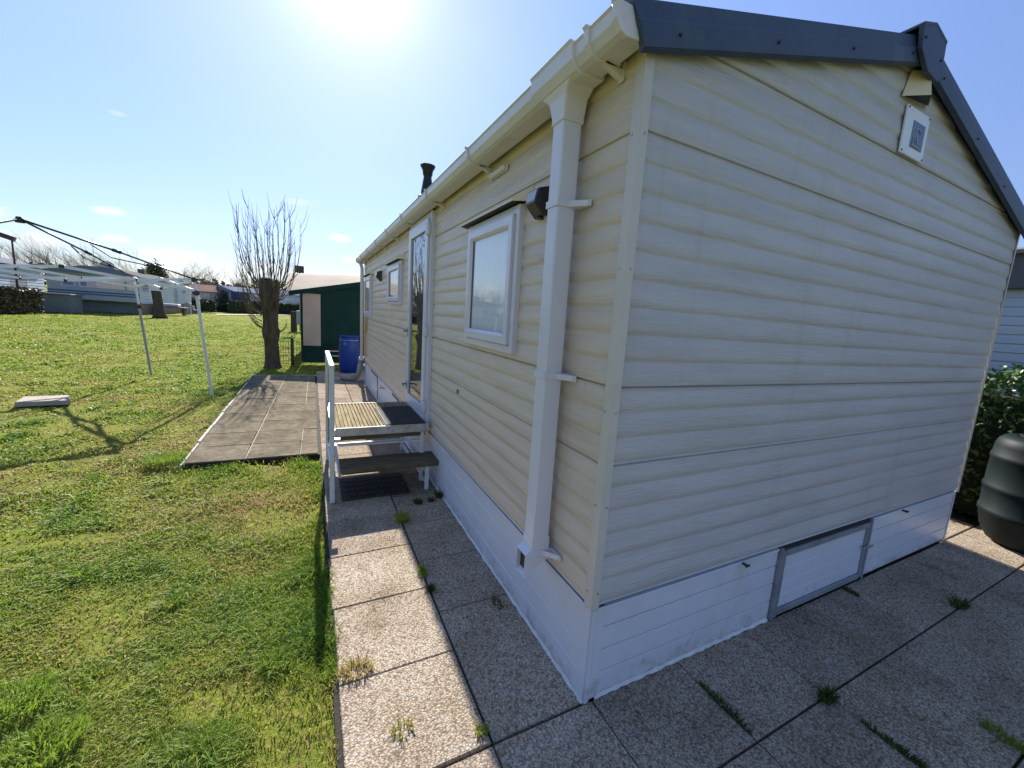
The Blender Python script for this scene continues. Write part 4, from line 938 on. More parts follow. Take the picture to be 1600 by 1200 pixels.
for k in 'abcd':
    q0, q1 = tp[k], hub; mdl = q0.lerp(q1, .47) + Vector((0, 0, .02))
    mb = MB(); mb.tube([q0, mdl], .012, 8); mb.tube([mdl, q1], .014, 8); ro = mb.build('roof_pole', M['black'], gz)
    lo = hub - Vector((0, 0, .20))
    mb = MB(); mb.tube([q0.lerp(q1, .25) - Vector((0, 0, .02)), q0.lerp(q1, .5) - Vector((0, 0, .10)), q0.lerp(q1, .62) + Vector((0, 0, -.01))], .009, 6); mb.build('roof_strut', M['black'], ro)
    mb = MB(); mb.tube([mdl - (q1 - q0).normalized() * .05, mdl + (q1 - q0).normalized() * .05], .024, 8); mb.build('pole_joint', M['black'], ro); mb = MB()
    c_ = q0.lerp(q1, .25); mb.tube([c_ - (q1 - q0).normalized() * .04, c_ + (q1 - q0).normalized() * .04], .022, 8); mb.build('pole_joint', M['black'], ro)
mb = MB(); mb.tube([hub - Vector((0, 0, .05)), hub + Vector((0, 0, .03))], [.05, .035], 10); mb.build('roof_hub', M['black'], gz)
for s_, e_ in (('a', 'b'), ('b', 'c'), ('c', 'd'), ('d', 'a')):
    A_, B_ = tp[s_], tp[e_]; lowd = Vector((0, 0, -.17))
    mb = MB(); off = (B_ - A_).cross(Vector((0, 0, 1))).normalized() * .014
    mids = []
    for i in range(2):
        a0 = A_.lerp(B_, i / 2); a1 = A_.lerp(B_, (i + 1) / 2)
        mb.bar(a0 + off, a1 + lowd + off, .028, .036); mb.bar(a0 + lowd - off, a1 - off, .028, .036)
        mm = (a0 + a1) / 2 + lowd / 2; mids.append(mm)
    mm = (A_ + B_) / 2
    mids += [mm, mm + lowd]
    sc_ = mb.build('scissor_truss', M['rail_white'], gz)
    for mm in mids: mb2 = MB(); mb2.box(mm - Vector((.026, .026, .021)), mm + Vector((.026, .026, .021)), .005); mb2.build('truss_joint', M['black'], sc_)

# concrete slab lying on the lawn
mb = MB(); c = [Vector(p) for p in ((6.73, 4.44, 0), (7.14, 4.52, 0), (7.20, 4.10, 0), (6.80, 3.94, 0))]
mb.add([p + Vector((0, 0, -.03)) for p in c] + [p + Vector((0, 0, .035)) for p in c], [(3, 2, 1, 0), (4, 5, 6, 7), (0, 1, 5, 4), (1, 2, 6, 5), (2, 3, 7, 6), (3, 0, 4, 7)])
tag(bevel(mb.build('concrete_slab', M['stone'], at=(6.95, 4.25, 0)), .006), 'loose pale concrete slab lying alone on the lawn', 'slab')

# ------------------------------------------------------------------ trees
def grow(mb, p, d, ln, r, lv, rnd, lean, spread=.5, kids=(3, 4), sides=4):
    n = 5; path = [p.copy()]; rad = [r]; q = p.copy(); dd = d.copy()
    for i in range(n):
        dd = (dd + Vector((rnd.uniform(-.12, .12), rnd.uniform(-.12, .12), rnd.uniform(-.04, .10))) + lean * .05).normalized()
        q = q + dd * (ln / n); path.append(q.copy()); rad.append(r * (1 - .6 * (i + 1) / n))
    mb.tube(path, rad, max(3, sides), cap=False)
    if lv <= 0: return
    for k in range(rnd.randint(*kids)):
        t = rnd.uniform(.3, 1.0); i = min(int(t * n), n - 1); b = path[i].lerp(path[i + 1], t * n - i)
        a = rnd.uniform(0, 2 * math.pi); side_ = Vector((math.cos(a), math.sin(a), .25))
        nd = (dd * (1 - spread) + side_ * spread + lean * .12).normalized()
        grow(mb, b, nd, ln * rnd.uniform(.5, .72), max(rad[i] * .55, .006), lv - 1, rnd, lean, spread, kids, sides - 1)

def pollard():
    tx, ty = 10.8, 1.86
    root = thing('pollard_willow', 'pollarded willow with thick dark trunk and upright bare rods beside the patio', 'tree', (tx, ty, 0))
    rnd = random.Random(4)
    mb = MB(); seg = 22; prof = []
    lev = [(-.05, .24), (.03, .20), (.12, .18), (.35, .168), (.60, .172), (.75, .20), (.86, .215), (.95, .19), (1.1, .178), (1.35, .185), (1.5, .205), (1.65, .225), (1.78, .235), (1.92, .235), (2.02, .22), (2.06, .19), (2.07, .0)]
    base = len(mb.v)
    for z, r in lev:
        for k in range(seg):
            a = 2 * math.pi * k / seg
            rr = .86 * r * (1 + .07 * math.sin(3 * a + z * 2) + .05 * math.sin(7 * a + z * 5) + rnd.uniform(-.045, .045))
            zz = z + (rnd.uniform(-.07, .05) if z > 1.98 else 0)
            mb.v.append((tx + rr * math.cos(a) + .03 * (2 - z) * .2, ty + rr * math.sin(a), zz))
    for i in range(len(lev) - 1):
        for k in range(seg):
            k2 = (k + 1) % seg; mb.f.append([i * seg + k, i * seg + k2, (i + 1) * seg + k2, (i + 1) * seg + k]); mb.sm.append(True)
    mb.build('trunk', M['bark'], root)
    mb = MB()
    def rod(z, a, ln, out):
        p = Vector((tx + .19 * math.cos(a), ty + .19 * math.sin(a), z)); rd = Vector((math.cos(a), math.sin(a), 0))
        n = 9; q = p.copy(); path = [q.copy()]; r0 = .0055 + .0036 * ln
        wob = Vector((rnd.uniform(-1, 1), rnd.uniform(-1, 1), 0)) * .14; dirs = []
        for i in range(n):
            t = i / n; d = (rd * (out * (1 - t) ** 1.7) + Vector((0, 0, .45 + .9 * min(1, t * 2.2))) + wob * math.sin(t * 5 + a)).normalized()
            q = q + d * ln / n; path.append(q.copy()); dirs.append(d)
        mb.tube(path, [r0 * (1 - .8 * i / n) for i in range(n + 1)], 5, cap=False)
        for k in range(int(ln * 2.6)):
            i = rnd.randint(2, n - 1); b = path[i]; a2 = a + rnd.uniform(-1.5, 1.5)
            d = (dirs[i] + Vector((math.cos(a2), math.sin(a2), 0)) * .5).normalized(); l2 = ln * rnd.uniform(.12, .32)
            mb.tube([b, b + d * l2 * .5, b + d * l2 * .75 + Vector((0, 0, l2 * .3))], [r0 * .45, r0 * .3, r0 * .12], 4, cap=False)
    for k in range(34): rod(rnd.uniform(1.75, 2.03), rnd.uniform(0, 6.283), rnd.uniform(1.05, 2.05), rnd.uniform(.05, .62))
    for k in range(22): rod(rnd.uniform(1.3, 1.8), rnd.uniform(0, 6.283), rnd.uniform(.7, 1.75), rnd.uniform(.3, .85))
    for k in range(13): rod(rnd.uniform(.82, 1.35), rnd.uniform(1.1, 2.4), rnd.uniform(.5, 1.25), rnd.uniform(.7, 1.15))
    for k in range(4): rod(rnd.uniform(.8, .9), rnd.uniform(-1.8, -1.2), rnd.uniform(.25, .4), 1.2)
    mb.build('crown', M['twig'], root)
pollard()

def polar(bear, rng): return (CAM.x + rng * math.cos(R(bear)), CAM.y + rng * math.sin(R(bear)))
# row of bare trees on the horizon: (bearing, range, height, crown style)
far = [(23.9, 92, 6.6), (23.1, 90, 6.8), (22.2, 91, 6.9), (21.5, 90, 7.2), (20.7, 92, 7.4), (20.1, 90, 7.2), (19.2, 91, 7.0), (18.6, 90, 6.9), (17.9, 92, 7.0), (16.9, 90, 7.1), (16.2, 91, 7.0), (15.1, 90, 7.0)]
lean = Vector((0, 1.0, 0))
protos = []
for i, (b, rg, h) in enumerate(far):
    x, y = polar(b, rg); lab = 'thin bare windswept tree in the distant row behind the caravan roofs, %s from the left' % ORD[i]
    if i < 4:
        rnd = random.Random(20 + i); root = thing('bare_tree', lab, 'tree', (x, y, 0), 'distant row of bare trees')
        t = MB(); t.tube([(x, y, -.1), (x, y + .1, h * .2), (x + .05, y + .25, h * .42)], [.17, .13, .10], 7); t.build('trunk', M['twig_far'], root)
        c = MB()
        for k in range(8): 
            a = rnd.uniform(0, 6.28); grow(c, Vector((x, y + .02 * h, h * rnd.uniform(.14, .42))), Vector((.34 * math.cos(a), .34 * math.sin(a) + .16, 1)).normalized(), h * rnd.uniform(.34, .52), .034, 2, rnd, lean, .42, (6, 7), 4)
        c.build('crown', M['twig_far'], root); protos.append(root)
    else:
        dup(protos[i % 4], (x, y, 0), lab, rnd.uniform(-.5, .5), h / far[i % 4][2])
for i, (b, rg, h, lab) in enumerate(((11.65, 84, 6.7, 'bare round-headed tree behind the pale side of the striped caravan'), (9.8, 74, 6.0, 'bare spreading tree above the brown roofed caravan'), (6.6, 66, 5.0, 'bare bushy tree just left of the pollarded willow'), (4.3, 70, 5.0, 'bare bushy tree half hidden behind the willow trunk'))):
    x, y = polar(b, rg); rnd = random.Random(60 + i); root = thing('bare_tree', lab, 'tree', (x, y, 0))
    t = MB(); t.tube([(x, y, -.1), (x, y, h * .2), (x, y + .05, h * .45)], [.2, .15, .10], 7); t.build('trunk', M['twig_far'], root)
    c = MB()
    for k in range(14):
        a = rnd.uniform(0, 6.28); grow(c, Vector((x, y, h * rnd.uniform(.25, .45))), Vector((.8 * math.cos(a), .8 * math.sin(a), .8)).normalized(), h * rnd.uniform(.3, .5), .05, 2, rnd, Vector((0, 0, .3)), .5, (4, 6), 4)
    c.build('crown', M['twig_far'], root)
def bush(name, x, y, rx, ry, h, n, size, mat, label, seed, cat='bush', z0=0):
    root = thing(name, label, cat, (x, y, 0))
    def smp(r, n):
        v = r.normal(size=(n, 3)); v /= np.linalg.norm(v, axis=1)[:, None]; v *= (r.random(n) ** .35)[:, None]
        k = 1 + .25 * np.sin(v[:, 0] * 5 + seed) * np.cos(v[:, 1] * 4)
        return np.stack([x + v[:, 0] * rx * k, y + v[:, 1] * ry * k, z0 + (h - z0) * (.5 + .5 * v[:, 2] * k).clip(.02, 1.1)], -1)
    leaves(n, smp, size, seed).build('foliage', mat, root)
    t = MB(); t.tube([(x, y, -.05), (x, y, h * .5)], [.12, .05], 7); t.build('stem', M['post_wood'], root)
    return root
x, y = polar(13.75, 86); bush('conifer', x, y, 1.4, 1.4, 6.0, 2600, .4, M['hedge_leaf'], 'brownish dense conifer rising behind the far caravan roof', 31, 'tree', .3)
# distant low tree line closing the horizon
r_ = np.random.default_rng(77)
def smp(r, n):
    a = np.radians(-60 + 150 * r.random(n)); rg = 128 + 14 * r.random(n); top = 3.2 + 1.6 * vnoise(np.degrees(a), a * 0, .9, 5) + 1.3 * vnoise(np.degrees(a), a * 0, 3.7, 6)
    return np.stack([CAM.x + rg * np.cos(a), CAM.y + rg * np.sin(a), top * r.random(n) ** .7], -1)
struct(leaves(34000, smp, .75, 78, .7).build('tree_line', surf('far_brush', (.075, .075, .055), (.13, .115, .09), .3, .9)), 'stuff')

# ------------------------------------------------------------------ the far row of caravans
def gable_roof(mb, a, b, depth_vec, z0, rise, ov=.15, th=.1):
    "ridge runs along a->b midway over depth_vec"
    a = Vector((*a, 0)); b = Vector((*b, 0)); dv = Vector((*depth_vec, 0)); t = (b - a).normalized() * ov; o = dv.normalized() * ov
    A0, B0 = a - t - o, b + t - o; A1, B1 = a - t + dv + o, b + t + dv + o; Am, Bm = (A0 + A1) / 2, (B0 + B1) / 2
    z = Vector((0, 0, z0)); zr = Vector((0, 0, z0 + rise)); h = Vector((0, 0, th))
    mb.add([A0 + z, B0 + z, B1 + z, A1 + z, A0 + z + h, B0 + z + h, B1 + z + h, A1 + z + h, Am + zr + h, Bm + zr + h, Am + z, Bm + z],
           [(0, 1, 5, 4), (1, 2, 6, 9, 5), (2, 3, 7, 6), (3, 0, 4, 8, 7), (4, 5, 9, 8), (8, 9, 6, 7), (3, 2, 1, 0)])
def quad_box(mb, a, b, dv, z0, z1):
    a = Vector((*a, 0)); b = Vector((*b, 0)); d = Vector((*dv, 0))
    P = [a, b, b + d, a + d]; mb.add([p + Vector((0, 0, z0)) for p in P] + [p + Vector((0, 0, z1)) for p in P], [(3, 2, 1, 0), (4, 5, 6, 7), (0, 1, 5, 4), (1, 2, 6, 5), (2, 3, 7, 6), (3, 0, 4, 7)])
def facade_win(parent, p, q, t0, t1, z0, z1, mat, proud=.03, fr=.05, name='window'):
    "window on the wall running p->q (2D), framed, facing the camera side"
    p = Vector((*p, 0)); q = Vector((*q, 0)); t = (q - p).normalized(); n = Vector((t.y, -t.x, 0))
    if n.dot(CAM - p) < 0: n = -n
    ln = (q - p).length; a = p + t * ln * t0; b = p + t * ln * t1; d = (n * proud)
    f = MB()
    for (s, e, za, zb) in ((a, b, z0 - fr, z0), (a, b, z1, z1 + fr), (a - t * fr, a, z0 - fr, z1 + fr), (b, b + t * fr, z0 - fr, z1 + fr)): quad_box(f, s[:2], e[:2], d[:2], za, zb)
    w = f.build(name, M['upvc'], parent)
    g = MB(); g.add([a + d * .5 + Vector((0, 0, z0)), b + d * .5 + Vector((0, 0, z0)), b + d * .5 + Vector((0, 0, z1)), a + d * .5 + Vector((0, 0, z1))], [(0, 1, 2, 3)]); g.build('curtain', mat, w)
    g = MB(); g.add([a + d * .8 + Vector((0, 0, z0)), b + d * .8 + Vector((0, 0, z0)), b + d * .8 + Vector((0, 0, z1)), a + d * .8 + Vector((0, 0, z1))], [(0, 1, 2, 3)]); g.build('pane', M['glass'], w)
    return w
# striped caravan with bay end
Bc = Vector((37.15, 11.27)); Ac = Vector((37.0, 15.55)); Cc = Vector((47.3, 10.55)); dv = Cc - Bc
c2 = thing('static_caravan', 'pale green static caravan with navy stripes and pink curtains in its wide end window', 'static caravan', ((Ac + Cc) / 2)[:] + (0,))
mb = MB(); quad_box(mb, Ac, Bc, dv, .78, 2.45); mb.build('body', M['van_pale_green'], c2)
# sloping lower front and stripes
mb = MB(); mb.add([(Ac.x - .02, Ac.y, 1.14), (Bc.x - .02, Bc.y, 1.14), (Bc.x + .45, Bc.y, .62), (Ac.x + .45, Ac.y, .62)], [(0, 1, 2, 3)]); mb.build('lower_front', M['skirt_grey'], c2)
mb = MB(); quad_box(mb, Ac + Vector((-.03, .02)), Bc + Vector((-.03, -.02)), (.025, 0), 1.25, 1.33); quad_box(mb, Ac + Vector((-.03, .02)), Bc + Vector((-.03, -.02)), (.025, 0), 1.10, 1.17); mb.build('stripe', M['stripe'], c2)
mb = MB(); plank_wall(mb, Bc + Vector((.06, -.03)), Cc + Vector((0, -.03)), .72, 2.42, .2, .035); mb.build('side_cladding', M['van_white'], c2)
mb = MB(); quad_box(mb, Ac + Vector((-.02, .03)), Bc + Vector((-.02, -.06)), (.12, 0), 2.40, 2.52); quad_box(mb, Bc + Vector((-.03, -.05)), Bc + Vector((.12, -.05)), (0, .04), .78, 2.42); mb.build('corner_trim', M['upvc'], c2)
mb = MB(); A2 = Ac + Vector((-.25, .2)); B2 = Bc + Vector((-.25, -.2))
mb.add([(A2.x, A2.y, 2.48), (B2.x, B2.y, 2.48), (Cc.x, Cc.y - .2, 2.48), (Cc.x - .15, Cc.y + 4.5, 2.48), (A2.x + .5, A2.y - 1.8, 2.95), (B2.x + .5, B2.y + 1.6, 2.95), (Cc.x - .4, Cc.y + 2.1, 2.95),
        (A2.x, A2.y, 2.42), (B2.x, B2.y, 2.42), (Cc.x, Cc.y - .2, 2.42)], [(0, 1, 5, 4), (1, 2, 6, 5), (0, 4, 6, 3), (4, 5, 6), (7, 8, 1, 0), (8, 9, 2, 1)])
rf = mb.build('roof', M['roof_olive'], c2)
x, y = 42.8, 12.4
mb = MB(); mb.box((x, y, 2.8), (x + .4, y + .4, 3.25)); mb.build('chimney', M['roof_slate'], rf)
for t0, t1, mt in ((.16, .28, 'curtain_violet'), (.35, .52, 'curtain_violet'), (.53, .70, 'curtain_pink'), (.71, .82, 'curtain_pink'), (.875, .955, 'curtain_pink')):
    facade_win(c2, Ac + Vector((-.01, 0)), Bc + Vector((-.01, 0)), t0, t1, 1.62, 2.18, M[mt])
facade_win(c2, Bc + Vector((0, -.04)), Cc + Vector((0, -.04)), .03, .13, 1.55, 2.15, M['curtain_violet'])
facade_win(c2, Bc + Vector((0, -.04)), Cc + Vector((0, -.04)), .78, .86, 1.6, 2.15, M['curtain_violet'])
facade_win(c2, Bc + Vector((0, -.04)), Cc + Vector((0, -.04)), .60, .68, .75, 2.3, surf('blue_grey_door', (.18, .24, .34), (.22, .28, .38), 2), name='door')
mb = MB(); quad_box(mb, Ac + Vector((.5, -.1)), Bc + Vector((.5, .1)), (.1, 0), 0, .8); mb.build('skirt', M['skirt_grey'], c2)
mb = MB(); quad_box(mb, Bc + Vector((.3, -.02)), Cc + Vector((0, -.02)), (0, .1), 0, .72); mb.build('skirt', M['skirt_brick'], c2)
dx, dy = 37.6, 12.9
mb = MB(); mb.lathe((0, 0, 0), [(0, .0), (.16, .02), (.30, .075), (.375, .14)], 20); rot = Matrix.Rotation(R(-78), 4, 'Y'); rot = Matrix.Rotation(R(-160), 4, 'Z') @ Matrix.Rotation(R(75), 4, 'Y')
mb.v = [tuple(rot @ Vector(v) + Vector((dx, dy, 2.98))) for v in mb.v]; mb.tube([(dx, dy, 2.5), (dx, dy, 2.98)], .03, 6); mb.tube([(dx, dy, 2.98), (dx - .35, dy - .1, 2.95)], .012, 5)
mb.build('satellite_dish', surf('grey_dish', (.38, .38, .41), (.45, .45, .48), 2, .5), c2)
mb = MB(); mb.tube([(37.9, 13.6, 2.6), (37.9, 13.6, 4.7)], .018, 5); mb.build('aerial', M['grey_pole'], c2)
mb = MB(); mb.box((34.0, 13.55, 0), (35.6, 15.3, 1.02)); mb.box((33.9, 13.45, 1.02), (35.7, 15.4, 1.10), .02); mb.box((33.985, 14.35, .1), (33.999, 14.37, .98))
tag(mb.build('storage_box', M['skirt_grey'], at=(34.8, 14.4, 0)), 'grey utility box standing against the striped caravan front', 'storage box')
# caravan at the left edge
P0 = Vector((27.0, 16.4)); P1 = Vector((43.2, 18.1)); n_ = Vector((-(P1 - P0).y, (P1 - P0).x)).normalized() * 3.6
c1 = thing('static_caravan', 'long bluish white caravan with cream roof edge behind the russet hedge', 'static caravan', ((P0 + P1) / 2)[:] + (0,))
mb = MB(); quad_box(mb, P0, P1, n_, .55, 2.6); mb.build('body', M['van_white'], c1)
mb = MB(); plank_wall(mb, P0 - n_.normalized() * .03, P1 - n_.normalized() * .03, .55, 2.2, .2, .03); mb.build('side_cladding', M['van_blue_white'], c1)
mb = MB(); gable_roof(mb, P0, P1, n_, 2.62, .5, .25, .08); mb.build('roof', M['roof_blue'], c1)
mb = MB(); q_ = n_.normalized() * .3; quad_box(mb, P0 - q_, P1 - q_, (n_.normalized() * .06)[:], 2.64, 2.78); mb.build('gutter', M['edging'], c1)
for t0, t1 in ((.24, .38), (.50, .58)): facade_win(c1, P0 - n_.normalized() * .035, P1 - n_.normalized() * .035, t0, t1, 1.35, 2.1, M['curtain_violet'] if t0 < .4 else M['roof_slate'])
facade_win(c1, P0 - n_.normalized() * .035, P1 - n_.normalized() * .035, .68, .82, 1.15, 2.0, M['curtain_pink'])
mb = MB(); quad_box(mb, P0 + n_ * .02, P1 + n_ * .02, n_ * .9, 0, .55); mb.build('skirt', M['skirt_grey'], c1)
hedge('russet_hedge', (26.6, 15.2), (32.2, 14.35), .9, 1.26, 6500, .15, M['hedge_red'], 'dense green and russet hedge at the far left edge of the lawn', seed=8)
# brown roofed caravan
P0 = Vector((55.0, 12.8)); P1 = Vector((57.6, 9.0)); n_ = Vector((3.2, 2.2))
c3 = thing('static_caravan', 'beige static caravan with reddish brown roof beyond the clipped hedge', 'static caravan', ((P0 + P1) / 2)[:] + (0,))
mb = MB(); quad_box(mb, P0, P1, n_, .3, 1.95); mb.build('body', M['van_beige'], c3)
mb = MB(); gable_roof(mb, P0, P1, n_, 1.95, .75, .25, .06); mb.build('roof', M['roof_brown'], c3)
for t0, t1 in ((.12, .38), (.44, .6)): facade_win(c3, P0, P1, t0, t1, 1.2, 1.8, M['curtain_pink'])
mb = MB(); quad_box(mb, P0 + Vector((.1, .1)), P1 + Vector((.1, .1)), n_ * .9, 0, .3); mb.build('skirt', M['skirt_grey'], c3)
# navy awning caravan
P0 = Vector((55.6, 8.3)); P1 = Vector((58.4, 4.4)); n_ = Vector((4.5, 3.0))
c4 = thing('static_caravan', 'white static caravan with navy awning at its end behind the willow', 'static caravan', ((P0 + P1) / 2)[:] + (0,))
mb = MB(); quad_box(mb, P0, P1, n_, .3, 2.2); mb.build('body', M['van_blue_white'], c4)
mb = MB(); gable_roof(mb, P0, P1, n_, 2.2, .55, .2, .06); mb.build('roof', M['roof_blue'], c4)
mb = MB(); quad_box(mb, P0 + Vector((-.5, .1)), P0 + Vector((.45, -1.25)), (.4, .3), .15, 2.25); mb.build('awning', M['navy'], c4)
for t0, t1 in ((.4, .55), (.65, .85)): facade_win(c4, P0, P1, t0, t1, 1.2, 1.9, M['curtain_violet'])
mb = MB(); quad_box(mb, P0 + Vector((.1, .1)), P1 + Vector((.1, .1)), n_ * .9, 0, .3); mb.build('skirt', M['skirt_grey'], c4)
# caravan between the willow and the tent
P0 = Vector((60.5, 4.4)); P1 = Vector((61.6, -3.0)); n_ = Vector((3.5, .4))
c5 = thing('static_caravan', 'pale blue static caravan with wide end window between willow trunk and green awning', 'static caravan', ((P0 + P1) / 2)[:] + (0,))
mb = MB(); quad_box(mb, P0, P1, n_, .3, 2.35); mb.build('body', M['van_blue_white'], c5)
mb = MB(); gable_roof(mb, P0, P1, n_, 2.35, .5, .2, .06); mb.build('roof', M['roof_blue'], c5)
for t0, t1 in ((.08, .2), (.24, .40), (.55, .8)): facade_win(c5, P0, P1, t0, t1, 1.15, 1.95, surf('grey_glazing', (.22, .30, .38), (.32, .40, .48), 1))
# hedges of the far row
hedge('clipped_hedge', (48.0, 11.1), (50.8, 9.55), .8, 1.15, 2600, .17, M['hedge_green'], 'dark clipped hedge beside the striped caravan steps', seed=12)
hedge('clipped_hedge', (52.6, 8.25), (58.6, 5.9), .8, 1.22, 3600, .19, M['hedge_leaf'], 'brownish clipped hedge in front of the navy awning caravan', seed=13)
hedge('clipped_hedge', (58.6, 4.9), (59.2, -1.5), .8, 1.28, 3600, .19, M['hedge_green'], 'dark hedge in the gap right of the willow trunk', seed=14)
hedge('clipped_hedge', (53.6, 11.6), (55.9, 8.9), .7, .75, 1600, .17, M['hedge_green'], 'low dark hedge under the brown roofed caravan', seed=15)
bush('bush', 57.0, 9.55, .75, .75, 2.3, 1600, .2, M['hedge_leaf'], 'tall dark rounded bush between brown roofed and navy awning caravans', 44)
# cut trunk on the far lawn
rnd = random.Random(2)
mb = MB(); mb.tube([(33.9, 9.49, -.05), (33.9, 9.49, .15), (33.92, 9.5, .5), (33.93, 9.55, 1.0), (33.93, 9.6, 1.62), (33.93, 9.6, 1.66)], [.42, .34, .27, .25, .25, .24], 12)
tag(mb.build('tree_stump', M['bark'], at=(33.9, 9.49, 0)), 'tall dark cut tree trunk without branches before the striped caravan', 'tree trunk')
mb = MB(); tb = thing('garden_table', 'low brown wooden bench table with white cloth beside the cut tree trunk', 'garden table', (39.2, 10.1, 0))
mb.box((38.6, 9.2, .52), (39.8, 10.9, .60)); mb.build('tabletop', M['skirt_brick'], tb)
for yy in (9.35, 10.75):
    q = MB(); q.box((38.75, yy - .05, 0), (39.65, yy + .05, .52)); q.build('leg', M['post_wood'], tb)
mb = MB(); mb.box((38.8, 9.6, .61), (39.6, 10.8, .80), .05); tag(mb.build('white_bundle', M['van_white'], at=(39.2, 10.2, .61)), 'white covered bundle lying on the brown garden table', 'bundle')
st = thing('caravan_steps', 'white railed steps at the far door of the striped caravan', 'steps', (45.4, 9.9, 0))
mb = MB(); mb.box((44.9, 9.6, 0), (45.9, 10.4, .3)); mb.box((45.1, 10.0, .3), (45.9, 10.4, .62)); mb.build('tread', M['skirt_grey'], st)
mb = MB(); mb.bar((44.9, 9.6, 1.0), (45.9, 9.65, 1.65), .06); mb.bar((44.9, 9.6, 0), (44.9, 9.6, 1.0), .05); mb.bar((45.9, 9.65, 0), (45.9, 9.65, 1.65), .05); mb.bar((44.9, 9.6, .5), (45.9, 9.65, 1.1), .04); mb.build('railing', M['white_paint'], st)
mb = MB(); mb.box((41.85, 9.5, 0), (42.15, 9.95, .85), .03); mb.box((41.9, 9.6, .85), (42.1, 9.85, .95), .02)
tag(mb.build('service_post', M['grey_pole'], at=(42, 9.75, 0)), 'short grey service pillar standing in front of the clipped hedge', 'service pillar')

def lamp_post(x, y, h, label, s=1):
    root = thing('lamp_post', label, 'lamp post', (x, y, 0))
    q = MB(); q.tube([(x, y, 0), (x, y, h)], [.06 * s, .045 * s], 8); q.build('pole', M['post_wood'], root)
    q = MB(); d = Vector((-.2, 1, .36)).normalized(); c = Vector((x, y, h))
    q.bar(c - d * .12 * s, c + d * .85 * s, .45 * s, .26 * s); q.build('lamp_head', M['black'], root)
lamp_post(35.6, 16.25, 4.05, 'dark lamp post with slanted floodlight rising over the left caravan roof', 1.0)
lamp_post(58.0, 10.25, 3.3, 'small dark lamp post above the brown roofed caravan', .55)
lx, ly = polar(1.2, 27); root = thing('lamp_post', 'thin lamp post with square black floodlight behind the green awning', 'lamp post', (lx, ly, 0))
q = MB(); q.tube([(lx, ly, 0), (lx, ly, 3.2)], .03, 8); q.build('pole', M['grey_pole'], root)
q = MB(); q.box((lx - .1, ly - .22, 3.18), (lx + .1, ly + .22, 3.55), .02); q.build('lamp_head', M['black'], root)
# post box on the lawn by the tent
pb = thing('wooden_post', 'dark wooden post carrying a box on the lawn left of the awning', 'post', (25.9, 1.83, 0))
q = MB(); q.box((25.75, 1.72, -.05), (26.05, 2.02, 1.08), .03); q.build('post', M['post_wood'], pb)
q = MB(); q.box((25.7, .75, .35), (26.1, 1.75, 1.12), .03); q.build('box', M['grey_pole'], pb)
# wire fence
fe = thing('wire_fence', 'low green wire mesh fence with one wooden post between willow and awning', 'fence', (11.15, 1.6, 0))
q = MB(); q.tube([(11.12, 1.44, -.05), (11.12, 1.44, .68)], .035, 8); q.build('fence_post', M['post_wood'], fe)
q = MB()
for i in range(11): q.tube([(11.16, 1.22 + i * .06, 0), (11.16, 1.22 + i * .06, .66)], .0035, 4, cap=False)
for i in range(10): q.tube([(11.16, 1.2, .03 + i * .07), (11.16, 1.85, .03 + i * .07)], .0035, 4, cap=False)
q.build('wire_mesh', M['post_wood'], fe)

# ------------------------------------------------------------------ weeds in the joints
def weed(x, y, r, h, n, tint, label, seed, stretch=(1, 1), group='weeds in the paving joints'):
    rr = np.random.default_rng(seed); mb = MB(); ts = []
    for i in range(n):
        a = rr.random() * 6.283; q = r * math.sqrt(rr.random()); bx, by = x + q * math.cos(a) * stretch[0] * .6, y + q * math.sin(a) * stretch[1] * .6
        l = h * .75 * (.4 + .8 * rr.random()); a2 = a + rr.normal() * .7; ln_ = .3 + .9 * rr.random(); w = .0016 + .0016 * rr.random(); a3 = rr.random() * 6.283
        cx, cy = math.cos(a3) * w, math.sin(a3) * w; ox, oy = math.cos(a2) * l * ln_, math.sin(a2) * l * ln_
        mb.add([(bx - cx, by - cy, -.006), (bx + cx, by + cy, -.006), (bx + cx * .8 + ox * .4, by + cy * .8 + oy * .4, l * .6), (bx - cx * .8 + ox * .4, by - cy * .8 + oy * .4, l * .6), (bx + ox, by + oy, l * .8)], [(0, 1, 2, 3), (3, 2, 4)])
        ts += [min(1, max(0, tint + .3 * (rr.random() - .5)))] * 5
    o = mb.build('weed', M['moss_blade'] if tint > .75 else M['blade'], at=(x, y, 0))
    at = o.data.attributes.new('tint', 'FLOAT', 'POINT'); at.data.foreach_set('value', np.array(ts, np.float32))
    tag(o, label, 'weed', group)
weed(1.87, .40, .07, .10, 170, .42, 'yellowish grass tuft at the near end of the step shadow on the path joint', 1)
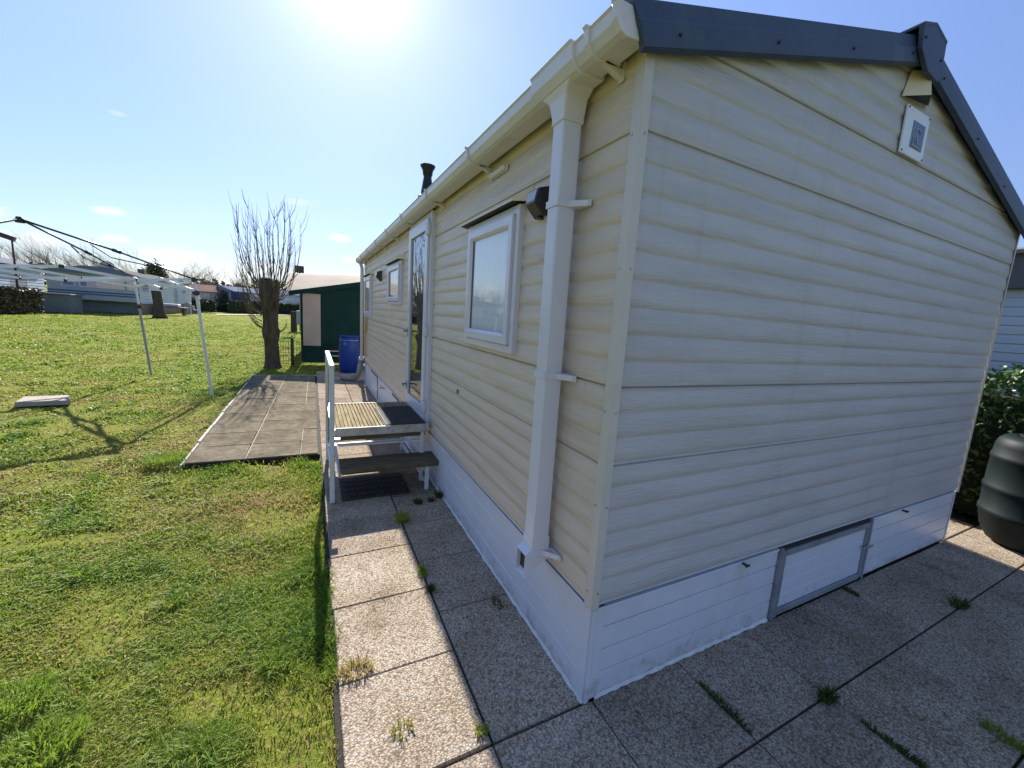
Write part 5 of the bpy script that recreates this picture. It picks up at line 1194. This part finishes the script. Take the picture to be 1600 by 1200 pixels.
weed(1.16, .41, .06, .05, 130, .62, 'green weed spreading in the long path joint just beyond the leafy one', 2, (1.6, .5))
weed(.98, .40, .035, .045, 120, .95, 'small dark green leafy weed in the long path joint', 3)
weed(.55, .84, .10, .055, 200, .16, 'dry brown grass tuft at the lawn edge of the path', 4, (.8, 1.2))
weed(.06, .43, .035, .04, 70, .5, 'tiny weed where the path joints cross near the bottom', 5)
weed(.19, .70, .06, .04, 70, .3, 'dry straw coloured tuft at the bottom edge of the path', 6)
weed(2.13, .22, .05, .07, 120, .8, 'green grass tuft beside the rubber mat', 7)
weed(2.14, .11, .035, .05, 80, .85, 'small green tuft between mat and skirting', 8)
weed(2.20, .02, .05, .10, 130, .9, 'dark tuft growing against the side skirting by the steps', 9)
weed(-.44, -1.04, .06, .06, 170, .95, 'bushy dark tuft at a joint crossing on the shaded patio', 10, (.8, 1.2))
weed(-.42, -2.60, .08, .05, 200, .98, 'dark spreading weed patch on the far shaded patio joint', 11, (.8, 1.4))
weed(-.27, -.56, .17, .03, 260, .85, 'mossy grass strip in a patio joint near the caravan hatch', 12, (1.3, .12))
weed(-.70, -1.06, .20, .03, 280, .85, 'mossy grass strip in a patio joint toward the bottom right', 13, (1.2, .12))
weed(-.04, -2.06, .10, .03, 200, .9, 'mossy strip against the caravan hatch corner', 14, (1.3, .2))
weed(.72, .09, .06, .02, 90, .8, 'low moss clump on the shaded path below the downpipe', 15, (1.5, .6))
weed(8.6, .30, .09, .10, 160, .9, 'dark weed on the paving in front of the drain hose', 16)
weed(-.88, -1.55, .10, .05, 160, .7, 'straggly green weed at the lower right picture edge', 17, (1.3, .5))
for x_, y_, r_2, h_, n_2, t_, lab_, sd_ in (
        (.91, 2.03, .20, .065, 420, .74, 'leafy green weed clump in the lawn at the lower left picture edge', 31),
        (.65, 1.84, .18, .06, 380, .72, 'low green grass clump nearest the lower left picture corner', 32),
        (3.86, 2.26, .26, .10, 520, .75, 'long green grass tuft at the near left corner of the tiled patio', 33)):
    weed(x_, y_, r_2, h_, n_2, t_, lab_, sd_, group='green tufts in the lawn')
